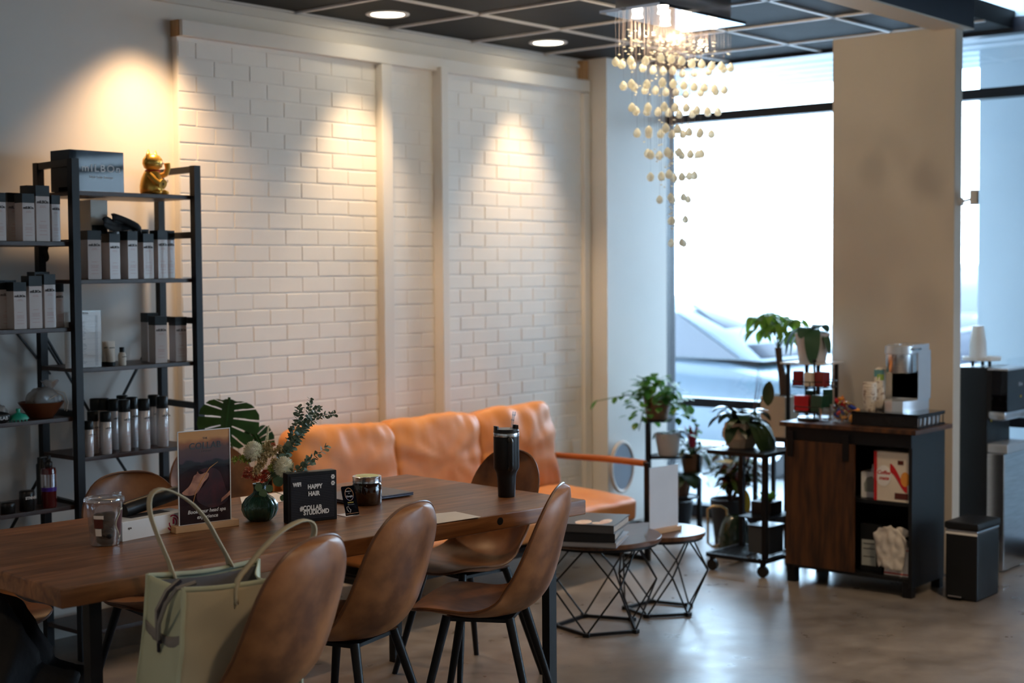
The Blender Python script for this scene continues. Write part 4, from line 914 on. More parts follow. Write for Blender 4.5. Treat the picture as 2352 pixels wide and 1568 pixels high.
# amber jar
q = at(852, 1160); jr = thing('amber_jar', 'amber glass jar with silver lid and yellow-green sticker', 'jar', (q.x+.01, q.y+.03, TT)); JR = .054
M['amber'] = pm('amber_glass', (.028, .009, .003), .05, coat=1, trans=.15)
obj('body', B().lathe([(0, 0), (JR-.006, 0), (JR, .005), (JR, .074), (JR-.005, .082), (JR-.006, .086), (0, .086)], seg=48), 'amber', jr, smooth=60)
obj('lid', B().lathe([(JR-.001, .082), (JR-.001, .086), (JR-.002, .089), (JR-.001, .092), (JR-.002, .096), (JR-.001, .099), (JR-.001, .104), (JR-.004, .106), (0, .1055)], seg=48), 'steel', jr, smooth=50)
obj('sticker', B().lathe([(0, .1062), (.043, .1064), (.043, .1055)], seg=40), pm('yellow_green_sticker', (.62, .68, .10), .5, var=(.75, .78, .35), vs=60, vr=(.6, .66)), jr)
text('SCRUB', .010, 'white', jr, (-.005, .01, .1066), (0, 0, -.6), name='lettering')
# laptop, papers, envelope, tumbler
q0 = at(775, 1150); q1 = at(922, 1135); lp = thing('laptop', 'closed dark grey laptop behind the amber jar', 'laptop', (q1.x-.14, q1.y+.06, TT), -.12)
M['lap'] = pm('space_grey_aluminium', (.085, .09, .12), .32, metal=.7)
obj('base', B().box((0, 0, .007), (.31, .215, .008), bev=.003), 'lap', lp); obj('lid', B().box((0, 0, .0135), (.31, .215, .005), bev=.002), 'lap', lp)
def sheets(name, label, quad, z, cat, mat='paper', th=.0012):
    P = [fz(x, y, z) for x, y in quad]; c = sum(P, V(0, 0, 0))/len(P); b = B(); b.prism([(p.x-c.x, p.y-c.y) for p in P], 0, th)
    return tag(obj(name, b, mat, smooth=0), label, cat, (c.x, c.y, z))
sheets('paper_sheet', 'white papers lying behind the flower vase', [(556, 1160), (585, 1166), (655, 1150), (655, 1130), (600, 1136), (552, 1142)], TT+.001, 'paper')
en = sheets('envelope', 'open white leaflet lying near the front edge of the table', [(980, 1197), (1005, 1202), (1104, 1187), (1046, 1175), (978, 1182)], TT+.003, 'leaflet')
b = B(); b.prism([(-.05, -.055), (.075, -.035), (.07, .02), (-.06, 0)], -.0025, -.0012); obj('under_sheet', b, 'ink', en, smooth=0)
q = at(1169, 1142); tm = thing('tumbler', 'tall matte black insulated tumbler with clear straw', 'tumbler', (q.x+.01, q.y+.02, TT), -.35)
b = B(); b.lathe([(0, 0), (.030, 0), (.0325, .003), (.0355, .075), (.0385, .092), (.0455, .104), (.0485, .112), (.0485, .232), (0, .232)], seg=48); obj('body', b, 'satin', tm, smooth=50)
obj('rim_band', B().lathe([(.0487, .230), (.0492, .232), (.0492, .242), (.0485, .244), (0, .244)], seg=48), 'steel', tm, smooth=40)
b = B(); b.lathe([(.0475, .243), (.0485, .246), (.0485, .252), (.046, .254), (.046, .258), (0, .257)], seg=48)
for a_ in (.1, PI-.05): b.prism([(.048*cos(a_-.35+k*.07), .048*sin(a_-.35+k*.07)) for k in range(11)]+[(.041*cos(a_+.35-k*.07), .041*sin(a_+.35-k*.07)) for k in range(11)], .252, .270)
obj('lid', b, 'blackp', tm, smooth=40)
b = B(); hx = [(.048, .215), (.066, .222), (.080, .216), (.085, .205), (.085, .14), (.082, .122), (.068, .112), (.046, .112)]
hdl = math.radians(-107)
b.tube([(x*cos(hdl), x*sin(hdl), z) for x, z in [tuple(interp(hx, k/24)) for k in range(25)]], .0095, 12); obj('handle', b, 'satin', tm, smooth=60)
b = B(); b.tube([(.012, -.008, .245), (.020, -.012, .275), (.026, -.014, .312)], .0045, 12); b.tube([(.020, -.012, .288), (.0215, -.0125, .293)], .0055, 12); b.tube([(.0255, -.014, .307), (.0275, -.015, .322)], .0062, 12); obj('straw', b, 'plclear', tm, smooth=60)
# ------------------------------------------------------------------ sofa
sf = thing('sofa', 'three-seat tan leather sofa along the white brick wall', 'sofa', (5.6, 5.1, 0))
def S_(x, y, z): return (x-5.6, y-5.1, z)
SX0, SX1, SYF, SYB = 4.66, 6.62, 4.74, 5.52
RX = lambda a: Matrix.Rotation(a, 3, 'X')
for i in range(3):
    cx = 4.985+.645*i; tl = -.17
    obj('back_cushion', B().soft(S_(cx, 5.37, .605), (.668, .185, .49), RX(tl) @ Matrix.Rotation((-.035, 0, .03)[i], 3, 'Y') @ Matrix.Identity(3), puff=.0, seed=i+1, n=1) if False else B().soft(S_(cx, 5.37, .600), (.672, .50, .21), RX(PI/2+tl) @ Matrix.Rotation((-.03, 0, .02)[i], 3, 'Z'), puff=.38, seed=i+2, n=26, wr=.017, pw=7), 'orange', sf, smooth=80)
for i in range(3):
    cx = 4.985+.645*i
    obj('seat_cushion', B().soft(S_(cx, 5.03, .315), (.66, .62, .145), RX(.06), puff=.22, seed=i+9, n=18, wr=.006, pw=9), 'orange', sf, smooth=80)
b = B(); b.box(S_(5.64, 5.08, .205), (1.98, .66, .03)); obj('seat_frame', b, 'black', sf)
b = B(); b.box(S_(5.64, 5.50, .50), (1.98, .03, .36)); obj('back_panel', b, 'orange', sf)
for x in (4.62, 6.67):
    b = B(); b.tube([S_(x, 5.48, .535), S_(x, 5.0, .545), S_(x, 4.735, .54)], [.017, .019, .019], 14); obj('armrest', b, 'armw', sf, label='round orange wooden armrest')
    b = B(); b.bar(S_(x, 4.72, 0), S_(x, 4.72, .545), .026); b.bar(S_(x, 5.49, 0), S_(x, 5.49, .62), .026); b.bar(S_(x, 4.72, .20), S_(x, 5.49, .20), .026); b.bar(S_(x, 4.72, .014), S_(x, 5.49, .014), .024); obj('side_frame', b, 'black', sf)
b = B(); b.bar(S_(4.62, 4.72, .20), S_(6.67, 4.72, .20), .024); obj('front_rail', b, 'black', sf)
# ------------------------------------------------------------------ pair of geometric side tables
def geo(label, c, zt, rt_, rb_, rm_, ang):
    t = thing('side_table', label, 'side table', (c[0], c[1], 0), 0, 'pair of round side tables on wire bases')
    obj('tabletop', B().lathe([(0, zt-.022), (rt_-.004, zt-.022), (rt_, zt-.018), (rt_, zt-.003), (rt_-.003, zt), (0, zt)], seg=64), 'walnut', t, smooth=30)
    obj('rim_ring', B().lathe([(rt_-.03, zt-.034), (rt_-.012, zt-.034), (rt_-.012, zt-.022), (rt_-.03, zt-.022), (rt_-.03, zt-.034)], seg=48), 'black', t)
    def P5(r, z, o): return [V(r*cos(ang+o+2*PI*k/5), r*sin(ang+o+2*PI*k/5), z) for k in range(5)]
    base = P5(rb_, .009, 0); mid = P5(rm_, zt*.52, PI/5); top = P5(rb_*1.05, zt-.03, 0)
    b = B()
    for k in range(5): b.bar(base[k], base[(k+1) % 5], .013)
    obj('base_ring', b, 'black', t, smooth=0); b = B()
    for k in range(5): b.bar(top[k], top[(k+1) % 5], .010)
    obj('top_ring', b, 'black', t, smooth=0)
    b = B()
    for k in range(5):
        b.tube([base[k], mid[k]], .0042, 8); b.tube([base[(k+1) % 5], mid[k]], .0042, 8); b.tube([mid[k], top[k]], .0042, 8); b.tube([mid[k], top[(k+1) % 5]], .0042, 8)
    obj('wire_frame', b, 'black', t)
    for p in base: obj('foot', B().box(p, (.03, .03, .018), rz=math.atan2(p.y, p.x), bev=.003), 'black', t)
    return t
geo('larger round side table with stacked books, front one of the pair', (5.285, 4.01), .423, .285, .195, .262, math.atan2(3.933-4.01, 5.088-5.285)+.0)
geo('smaller round side table holding the blank sign, behind the larger one', (5.725, 3.98), .385, .215, .165, .225, math.atan2(4.12-3.98, 5.653-5.725)+.08)
M['booka'] = pm('grey_book_cover', (.10, .105, .12), .3); M['bookb'] = pm('dark_book_cover', (.02, .02, .024), .35); M['bookc'] = pm('light_book_cover', (.34, .36, .42), .4); M['pages'] = pm('page_edges', (.56, .50, .45), .8, var=(.42, .38, .35), vs=60, stretch=(.3, .3, 10))
def book(label, c, z, w, d, h, rz, mat):
    t = thing('book', label, 'book', (c[0], c[1], z), rz, 'books stacked on the larger side table')
    b = B(); b.box((0, 0, .002), (w, d, .004)); b.box((0, 0, h-.002), (w, d, .004)); b.box((-w/2+.002, 0, h/2), (.004, d, h)); obj('cover', b, mat, t, smooth=0)
    obj('pages', B().box((.001, 0, h/2), (w-.012, d-.012, h-.008)), 'pages', t, smooth=0); return t
ctr = (5.13, 3.93); ra = math.radians(23)
z = .424; book('bottom book of the stack, with a pale grey cover', (5.13, 3.92), z, .30, .26, .022, ra+.05, 'bookc'); z += .0225
book('middle book of the stack, thick with dark cover', (5.13, 3.93), z, .30, .25, .040, ra+.1, 'bookb'); z += .0405
k1 = book('top book of the stack, dark cover with orange picture', (5.13, 3.92), z, .31, .26, .036, ra, 'booka')
b = B()
for (x, y, rx, ry) in ((-.09, .02, .055, .035), (-.05, -.07, .06, .025), (-.10, -.05, .03, .03)): b.lathe([(0, .0362), (1, .0364), (1, .0355)], (x, y, 0), 20, sx=rx, sy=ry)
obj('cover_picture', b, pm('orange_cover_print', (.78, .42, .26), .5, var=(.9, .7, .5), vs=40), k1)
s0 = at(1516, 1228, .40); s1 = at(1600, 1214, .40)
bs = thing('blank_sign', 'blank white acrylic sign in a wooden foot on the smaller side table', 'sign', (5.675, 3.93, .386), -.12)
obj('foot', B().box((0, 0, .011), (.22, .05, .022), bev=.002), 'beech', bs); obj('sheet', B().box((.01, 0, .165), (.20, .002, .29)), pm('bluish_white_sheet', (.62, .66, .74), .35), bs, smooth=0)
b = B(); b.box((.01, -.002, .311), (.204, .007, .004)); b.box((-.092, -.002, .165), (.003, .007, .29)); b.box((.112, -.002, .165), (.003, .007, .29)); obj('acrylic_edge', b, 'acryl', bs, smooth=0)
# ------------------------------------------------------------------ wall bits
q = fy(1327, 1045, BY-.01)
ot = thing('wall_outlet', 'white electric outlet on the brick wall beside the sofa arm', 'outlet', (q.x, WY-.055, .49)); obj('plate', B().box((0, -.004, 0), (.072, .006, .115), bev=.002), 'white', ot); b = B(); b.box((0, -.0075, .022), (.03, .002, .034)); b.box((0, -.0075, -.022), (.03, .002, .034)); obj('sockets', b, 'paper', ot)
br_ = tag(obj('corner_bracket', B().box((0, 0, 0), (.05, .05, .15), bev=.004), 'beech'), 'small brown block high up where brick wall meets the corner', 'bracket', (7.39, WY-.03, 2.84))
mi = thing('round_mirror', 'oval-looking round mirror with a light wooden rim by the window wall', 'mirror', (7.50, 5.50, .37), 0)
b = B(); b.tube([(.115*cos(k*PI/20), 0, .155*sin(k*PI/20)) for k in range(40)], .013, 8, closed=True); obj('rim', b, pm('pale_wood_rim', (.72, .62, .55), .4), mi)
b = B(); b.lathe([(0, -.004), (1, -.004), (1, .004), (0, .004)], seg=40, sx=.112, sy=.152); o = obj('glass', b, pm('mirror_face', (.28, .31, .37), .3), mi); o.rotation_euler = (PI/2, 0, 0)
b = B(); b.lathe([(0, -.345), (.07, -.345), (.07, -.335), (.012, -.33), (.010, -.17), (0, -.17)], (0, 0, -.02), 20); obj('stand', b, 'white', mi)
sc = thing('security_camera', 'small white security camera on the side of the column', 'camera', (7.36, 3.225, 1.97))
obj('mount', B().tube([(0, .004, -.02), (0, -.012, -.02)], .022, 16), 'white', sc); obj('arm', B().tube([(0, -.01, -.02), (0, -.05, -.01)], .007, 8), 'white', sc)
obj('body', B().box((-.0, -.075, 0), (.05, .045, .075), rz=.4, bev=.006), 'white', sc); obj('lens_panel', B().box((-.012, -.099, .0), (.034, .004, .055), rz=.4, bev=.001), 'gloss', sc)
# ------------------------------------------------------------------ plants
M['mon'] = pm('monstera_leaf', (.035, .115, .018), .5, var=(.022, .075, .014), vs=14); M['pothos'] = pm('pothos_leaf', (.09, .24, .03), .4, var=(.03, .10, .02), vs=10); M['dkleaf'] = pm('dark_leaf', (.030, .060, .022), .3, var=(.015, .035, .012), vs=8)
M['limeleaf'] = pm('bright_leaf', (.26, .42, .05), .45, var=(.12, .26, .04), vs=9); M['croton'] = pm('croton_leaf', (.06, .11, .02), .35, var=(.12, .028, .022), vs=11, vr=(.4, .6)); M['orl'] = pm('orchid_leaf', (.035, .095, .045), .38)
M['brom'] = pm('bromeliad_leaf', (.12, .022, .03), .4, var=(.03, .05, .025), vs=8); M['yell'] = pm('yellowing_leaf', (.32, .34, .04), .5, var=(.35, .12, .03), vs=9)
M['terra'] = pm('brown_pot', (.20, .10, .055), .6); M['wpot'] = pm('white_pot', (.66, .62, .62), .35); M['cpot'] = pm('cream_pot', (.62, .50, .38), .5); M['bpot'] = pm('black_pot', (.018, .019, .024), .4); M['trunk'] = pm('brown_trunk', (.11, .065, .045), .8, bump=.5, bs=40)
for k_ in ('pothos', 'limeleaf', 'croton'):      # thin leaves let daylight through
    nt = M[k_].node_tree; pb_ = nt.nodes['Principled BSDF']; tl_ = nt.nodes.new('ShaderNodeBsdfTranslucent'); mx_ = nt.nodes.new('ShaderNodeMixShader'); mx_.inputs[0].default_value = .4
    nt.links.new(pb_.inputs['Base Color'].links[0].from_socket, tl_.inputs[0]); nt.links.new(pb_.outputs[0], mx_.inputs[1]); nt.links.new(tl_.outputs[0], mx_.inputs[2]); nt.links.new(mx_.outputs[0], nt.nodes['Material Output'].inputs[0])
def pot(t, r0, r1, h, mat, z=0, seg=32, soil=True, fn=None):
    obj('pot', B().lathe([(0, z), (r0, z), (r1, z+h), (r1-.008, z+h), (r1-.012, z+h-.03), (0, z+h-.03)], seg=seg, fn=fn), mat, t, smooth=40)
    if soil: obj('soil', B().lathe([(0, z+h-.020), (r1-.011, z+h-.022), (r1-.011, z+h-.028), (0, z+h-.028)], seg=20), 'soil', t)
# monstera between shelves and sofa
mo = thing('monstera_plant', 'monstera with split green leaves between the shelves and the sofa', 'plant', (4.36, 5.22, 0))
pot(mo, .13, .17, .30, 'cpot')
def mleaf(b, base, tip, W, nrm, seed=0):
    random.seed(seed); ax = (tip-base); L = ax.length; ax.normalize(); n_ = V(*nrm).normalized(); sd = ax.cross(n_).normalized(); n_ = sd.cross(ax)
    N_ = 7
    def out(s_, q):        # heart-shaped outline, q 0 = lobe beside the stalk, 1 = tip
        a_ = math.radians(152*(1-q)**1.05); r_ = (.62+.42*sin(PI*min(1, (1-q)*1.15))**.9)*(1 if q > .12 else .72+2.3*q)
        return base+ax*(L*.30+L*.70*r_*cos(a_)*(1.0 if a_ < 1.57 else .85))+sd*s_*W*1.12*r_*sin(a_)+n_*.035*sin(a_)**2*(-1)
    for s in (-1, 1):
        b.poly3([base+ax*L*.02, base+ax*L*.96, base+ax*L*.72+sd*s*W*.16, base+ax*L*.3+sd*s*W*.24, base+ax*L*.06+sd*s*W*.20])
        for k in range(N_):
            q0, q1 = k/N_, (k+1)/N_; m0 = base+ax*L*(.03+.86*q0**1.1)+sd*s*W*.10; m1 = base+ax*L*(.03+.86*q1**1.1)+sd*s*W*.10; gp = .11
            pts = []; nn_ = 6
            for i_ in range(nn_+1):
                f = i_/nn_; o0 = out(s, q0+(q1-q0)*(gp*.5)); o1 = out(s, q1-(q1-q0)*(gp*.5)); e_ = f
                pts.append((m0.lerp(o0, f)+(m1-m0)*.02, m1.lerp(o1, f)-(m1-m0)*(.13 if 0 < i_ < 4 else .03)))
            for (p0, p1), (p2, p3) in zip(pts, pts[1:]): b.poly3([p0, p1, p3, p2])
            oo = out(s, (q0+q1)/2); b.poly3([pts[-1][0], oo+(oo-base)*.03, pts[-1][1]])
    b.tube([base, tip], [.006, .002], 6)
def mp_(px, py, y=5.12): p = fy(px, py, y); return p-V(4.36, 5.22, 0)
b = B(); mleaf(b, mp_(527, 912), mp_(512, 1042), .122, (-.75, -.6, .2), 1); mleaf(b, mp_(578, 985), mp_(612, 1050), .06, (-.75, -.6, -.2), 2); mleaf(b, mp_(500, 1100), mp_(470, 1200), .10, (-.6, -.7, .5), 3)
obj('leaves', b, 'mon', mo, smooth=0)
b = B(); b.tube([(0, 0, .27), mp_(540, 1100, 5.2), mp_(524, 930)], [.008, .006, .004], 8); b.tube([(0, 0, .27), mp_(570, 1080), mp_(575, 990)], [.007, .005, .004], 8); b.tube([(0, 0, .27), mp_(510, 1180), mp_(500, 1100)], [.007, .005, .004], 8); obj('stems', b, 'stem', mo)
# tall tiered stand by the window corner
ps_ = thing('plant_stand', 'slim black metal tiered plant stand in the window corner', 'plant stand', (7.42, 5.14, 0))
b = B(); postx = fz(1481, 1222, 0)
def PS(p): return (p[0]-7.42, p[1]-5.14, p[2])
obj('post', B().bar(PS((7.36, 5.20, 0)), PS((7.36, 5.20, .690)), .026), 'black', ps_); obj('post', B().bar(PS((7.60, 4.99, 0)), PS((7.60, 4.99, .47)), .022), 'black', ps_)
tiers = [((7.44, 5.19, .690), .10), ((7.47, 5.13, .470), .105), ((7.50, 5.06, .225), .11)]
for c, r in tiers: obj('tray', B().lathe([(0, -.006), (r, -.006), (r, .006), (r-.004, .006), (r-.004, 0), (0, 0)], PS(c), 28), 'black', ps_)
for c, r in tiers: obj('crossbar', B().bar(PS((7.36, 5.20, c[2]-.008)), PS((7.60, 4.99, c[2]-.008)) if c[2] < .6 else PS((7.44, 5.19, c[2]-.008)), .014), 'black', ps_)
obj('crossbar', B().bar(PS((7.36, 5.20, .01)), PS((7.60, 4.99, .01)), .02), 'black', ps_)
def plant(name, label, loc, potargs, mat_leaf): return thing(name, label, 'plant', loc)
pt = thing('pothos_plant', 'trailing pothos in a brown pot on top of the tiered stand', 'plant', (7.44, 5.19, .696)); pot(pt, .065, .085, .14, 'terra')
random.seed(21); b = B(); st = B()
for k in range(210):
    a = random.uniform(0, 6.28); rr = random.uniform(.03, .21); h = .13+random.uniform(-.02, .16)*(1-rr/.3)-max(0, rr-.10)*random.uniform(0, 2.2); c = V(rr*cos(a), rr*sin(a), h)
    b.leaf(c, V(cos(a)*.6+random.uniform(-.5, .5), sin(a)*.6+random.uniform(-.5, .5), random.uniform(-.6, .4)), random.uniform(.045, .075), random.uniform(.038, .058), droop=.5, n=4, shape=.6)
for vine in ([(-.05, .05, .14), (-.10, .12, .15), (-.16, .22, .13), (-.21, .30, .11)], [(.05, -.06, .14), (.10, -.14, .08), (.12, -.20, -.02), (.10, -.22, -.12)], [(-.04, 0, .14), (-.12, .02, .05), (-.15, .03, -.06)], [(.02, .05, .14), (0, .09, .24), (-.03, .13, .26)]):
    st.tube(vine, .003, 5)
    for i in range(9 if vine[-1][2] < 0 else 6):
        c = V(*interp(vine, (i+1)/10)); b.leaf(c, V(random.uniform(-1, 1), random.uniform(-1, 1), random.uniform(-.8, .3)), .05, .038, droop=.4, n=4, shape=.6)
b.leaf((-.21, .30, .115), (-.5, .3, -.7), .07, .045, n=4, shape=.6)
obj('leaves', b, 'pothos', pt, smooth=60); obj('vines', st, 'stem', pt)
pw_ = thing('potted_plant', 'dark-leaved plant in a round white pot on the middle tier of the stand', 'plant', (7.47, 5.13, .476)); pot(pw_, .060, .083, .135, 'wpot')
b = B(); random.seed(5)
for k in range(9): a = random.uniform(0, 6.28) if k > 3 else -1.2+k*.3; b.leaf((0, 0, .12), (cos(a)*.7, sin(a)*.7, random.uniform(.2, .7)), random.uniform(.10, .17), .045, droop=1.6, n=6)
obj('leaves', b, 'dkleaf', pw_, smooth=60)
b = B(); pr = thing('potted_plant', 'broad drooping dark-leaved plant on the lowest tier of the stand', 'plant', (7.50, 5.06, .231)); pot(pr, .05, .07, .10, 'terra')
random.seed(8)
for a, L in ((2.2, .26), (2.9, .24), (-2.0, .22), (-1.2, .24), (.5, .2), (1.5, .22), (3.6, .2)): b.leaf((0, 0, .09), (cos(a)*.8, sin(a)*.8, .9), L, .12, droop=2.2, n=8, shape=.6)
obj('leaves', b, 'dkleaf', pr, smooth=60)
fp = thing('potted_plant', 'small black pot standing on the floor under the tiered stand', 'plant', (7.66, 5.18, 0)); pot(fp, .07, .09, .17, 'bpot')
b = B(); random.seed(2)
for k in range(10): a = k*.63; b.leaf((0, 0, .15), (cos(a)*.5, sin(a)*.5, 1), .09, .03, droop=.8, n=4)
obj('leaves', b, 'dkleaf', fp, smooth=60)
# bromeliad on a low stool, between stands
q = fx(1590, 1060, 7.62)
bst = thing('plant_stool', 'low black stool carrying the red bromeliad', 'plant stand', (7.62, q.y, 0)); obj('seat', B().lathe([(0, .355), (.10, .355), (.10, .365), (0, .365)], seg=24), 'black', bst)
for k in range(3): a = k*2.1; obj('leg', B().tube([(.08*cos(a), .08*sin(a), .355), (.10*cos(a), .10*sin(a), 0)], .008, 8), 'black', bst)
bm_ = thing('bromeliad_plant', 'red-centred bromeliad in a brown pot by the window', 'plant', (7.62, q.y, .366)); pot(bm_, .055, .072, .11, 'terra')
b = B(); b2 = B(); random.seed(4)
for k in range(16): a = k*2.4; e = random.uniform(.2, 1.0); b.leaf((0, 0, .10), (cos(a), sin(a), e*1.3), random.uniform(.20, .30), .038, droop=1.7, n=7)
for k in range(7): a = k*.9; b2.leaf((0, 0, .10), (cos(a)*.25, sin(a)*.25, 1), .19, .030, droop=.3, n=5)
obj('leaves', b, 'dkleaf', bm_, smooth=60); obj('centre_leaves', b2, pm('magenta_leaf', (.45, .03, .07), .4), bm_, smooth=60, label='red centre leaves')
# croton in black floor pot
q = fz(1662, 1262, 0); cr = thing('croton_plant', 'bushy dark red and green croton in a black floor pot', 'plant', (7.42, 4.66, 0)); pot(cr, .085, .115, .26, 'bpot')
b = B(); st = B(); random.seed(31)
for k in range(11):
    a = random.uniform(0, 6.28); tp = V(random.uniform(.05, .20)*cos(a), random.uniform(.05, .20)*sin(a), random.uniform(.40, .60)); st.tube([(0, 0, .22), tp*.55+V(0, 0, .1), tp], .006, 6)
    for j in range(20):
        f = random.uniform(.45, 1.02); c = tp*f+V(0, 0, (1-f)*.2); a2 = random.uniform(0, 6.28); b.leaf(c, (cos(a2), sin(a2), random.uniform(-.2, .7)), random.uniform(.10, .18), random.uniform(.026, .046), droop=.9, n=5)
obj('leaves', b, 'croton', cr, smooth=60); obj('stems', st, 'trunk', cr)
b = B(); b.leaf(V(*fx(1712, 1125, 7.3))-V(7.42, 4.66, 0), (0, -.15, -1), .13, .06, n=6, shape=.5, up=(-1, 0, 0)); b.leaf(V(*fx(1642, 1060, 7.3))-V(7.42, 4.66, 0), (.1, -1, .12), .16, .05, n=6, up=(-.3, 0, 1)); b.leaf((0, .05, .52), (0, .8, .5), .2, .05, n=6, droop=1.2); obj('yellow_leaves', b, 'yell', cr, smooth=60, label='yellowing leaves')
# watering can
q = fz(1688, 1268, 0); wc = thing('watering_can', 'dark green bell-shaped watering can with a brass handle on the floor', 'watering can', (7.18, 4.47, 0), 2.2)
M['dgreen'] = pm('dark_green_enamel', (.018, .035, .022), .15, coat=.7)
obj('body', B().lathe([(0, 0), (.098, 0), (.100, .006), (.094, .10), (.078, .165), (.06, .20), (.045, .212), (.030, .213), (.030, .205), (0, .203)], seg=40), 'dgreen', wc, smooth=50)
b = B(); b.tube([(.045, 0, .20), (.05, 0, .245), (.08, 0, .262), (.13, 0, .262), (.155, 0, .245), (.155, 0, .05), (.13, 0, .03), (.095, 0, .035)], .0075, 10); obj('handle', b, 'brass', wc, smooth=60)
# dark stand with octagonal pot plant and rolling rack
rk = thing('rolling_plant_rack', 'black metal plant rack on castors beside the cabinet', 'rack', (6.86, 4.12, 0))
def RK(x, y, z): return (x-6.86, y-4.12, z)
p1 = fx(1745, 1060, 6.9).y
# lower slatted deck on castors
dk = [fz(1626, 1287, .07), fz(1738, 1303, .07), fz(1800, 1272, .07), fz(1700, 1258, .07)]
c_l = V(6.66, 4.29, 0); c_r = V(6.665, 4.005, 0)
b = B(); X0_, X1_, Y0_, Y1_ = 6.66, 6.99, 3.97, 4.32
for (a, c) in (((X0_, Y0_), (X0_, Y1_)), ((X1_, Y0_), (X1_, Y1_)), ((X0_, Y0_), (X1_, Y0_)), ((X0_, Y1_), (X1_, Y1_))): b.bar(RK(*a, .085), RK(*c, .085), .02)
for k in range(1, 12): y = Y0_+(Y1_-Y0_)*k/12; b.bar(RK(X0_, y, .088), RK(X1_, y, .088), .006)
obj('slatted_deck', b, 'black', rk, smooth=0)
for x, y in ((X0_+.02, Y0_+.02), (X0_+.02, Y1_-.02), (X1_-.02, Y0_+.02), (X1_-.02, Y1_-.02)):
    w = obj('castor', B().tube([RK(x-.012, y, .03), RK(x+.012, y, .03)], .03, 20), 'blackp', rk, smooth=40); obj('fork', B().box(RK(x, y, .066), (.03, .02, .03)), 'black', w)
for x, y in ((6.975, 4.30), (6.975, 3.99), (6.70, 3.99)):
    obj('post', B().bar(RK(x, y, .08), RK(x, y, .63), .026), 'black', rk, smooth=0)
obj('top_shelf', B().box(RK(6.82, 4.14, .640), (.35, .35, .022), bev=.002), 'black', rk)
b = B(); b.box(RK(6.84, 4.06, .30), (.28, .19, .008)); b.bar(RK(6.975, 3.99, .30), RK(6.70, 3.99, .30), .012); obj('middle_shelf', b, 'black', rk)
# octagonal pot plant
q = fx(1700, 1012, 6.86); og = thing('rubber_plant', 'broad dark-leaved plant in a ribbed cream pot on the black rack', 'plant', (6.84, q.y-.02, .652)); 
obj('pot', B().lathe([(0, 0), (.070, 0), (.098, .05), (.102, .085), (.090, .135), (.082, .135), (.08, .115), (0, .115)], seg=8), 'cpot', og, smooth=0)
b = B(); random.seed(14)
for k in range(34):
    a = random.uniform(0, 6.28); e = random.uniform(.2, 2.6); b.leaf((random.uniform(-.03, .03), random.uniform(-.03, .03), .11), (cos(a), sin(a), e), random.uniform(.15, .25), random.uniform(.06, .09), droop=1.9, n=8, shape=.6)
for a in (-.9, -1.4, -1.9, -2.3): b.leaf((.0, -.04, .12), (cos(a)*.6, sin(a), .5), .26, .10, droop=3.2, n=9, shape=.55)
for px, py in ((1768, 893),): p = fx(px, py, 6.84)-V(6.84, q.y-.02, .652); b.tube([(0, 0, .1), p*.6+V(0, 0, .04), p], .003, 5); b.leaf(p+V(0, 0, .04), (0, .1, -1), .13, .075, n=7, shape=.6, up=(-1, 0, 0))
obj('leaves', b, 'dkleaf', og, smooth=60)
for (x, y, lab) in ((6.85, 4.07, 'small bright green succulent on the lower shelf of the black rack'),):
    t = thing('potted_succulent', lab, 'plant', (x, y, .305)); obj('pot', B().box((0, 0, .035), (.12, .12, .07), bev=.003), 'bpot', t); b = B(); random.seed(3)
    for k in range(26): a = random.uniform(0, 6.28); b.leaf((random.uniform(-.03, .03), random.uniform(-.03, .03), .065), (cos(a)*.5, sin(a)*.5, 1), .06, .02, droop=.3, n=4)
    obj('leaves', b, 'limeleaf', t, smooth=60)
pl_ = thing('storage_box', 'grey translucent box standing on the deck of the black rack', 'box', (6.86, 4.08, .096)); obj('body', B().box((0, 0, .07), (.15, .13, .14), bev=.006), pm('smoky_plastic', (.10, .11, .12), .3), pl_); obj('lid', B().box((0, 0, .145), (.16, .14, .012), bev=.003), 'blackp', pl_)
# money tree in square cream pot
q = fx(1787, 985, 7.30); MT = V(7.32, q.y, 0)
tstd = thing('plant_pedestal', 'tall black pedestal behind the cabinet carrying the square cream pot', 'plant stand', (MT.x, MT.y, 0)); b = B(); b.box((0, 0, .655), (.24, .24, .02)); obj('top', b, 'black', tstd)
for x in (-.1, .1):
    for y in (-.1, .1): obj('leg', B().bar((x, y, 0), (x, y, .65), .02), 'black', tstd, smooth=0)
mt_ = thing('money_tree', 'small tree with bright hanging leaves in a square cream pot', 'plant', (MT.x, MT.y, .666))
obj('pot', B().prism([(-.075, -.075), (.075, -.075), (.085, .085), (-.085, .085)], 0, .225) if 0 else B().box((0, 0, .115), (.16, .16, .23), bev=.006), 'cpot', mt_); obj('soil', B().box((0, 0, .231), (.14, .14, .004)), 'soil', mt_)
b = B(); b.tube([(.02, -.02, .22), (.015, -.01, .33), (-.005, .0, .42), (-.01, .005, .50)], [.028, .024, .017, .020], 12); obj('trunk', b, 'trunk', mt_, smooth=60)
b = B(); st = B(); random.seed(17)
for k in range(11):
    a = k*2.4+.3; R_ = random.uniform(.04, .16); top_ = V(R_*cos(a), R_*sin(a)+.02, .50+random.uniform(.10, .22)-R_*.3); st.tube([(-.01, .005, .49), top_*.5+V(0, 0, .29), top_], .0025, 5)
    for j in range(6): a2 = j*1.05+k; b.leaf(top_, (cos(a2), sin(a2), random.uniform(-.5, .3)), random.uniform(.10, .16), .042, droop=1.5, n=6, shape=.7)
obj('leaves', b, 'limeleaf', mt_, smooth=60); obj('twigs', st, 'stem', mt_)
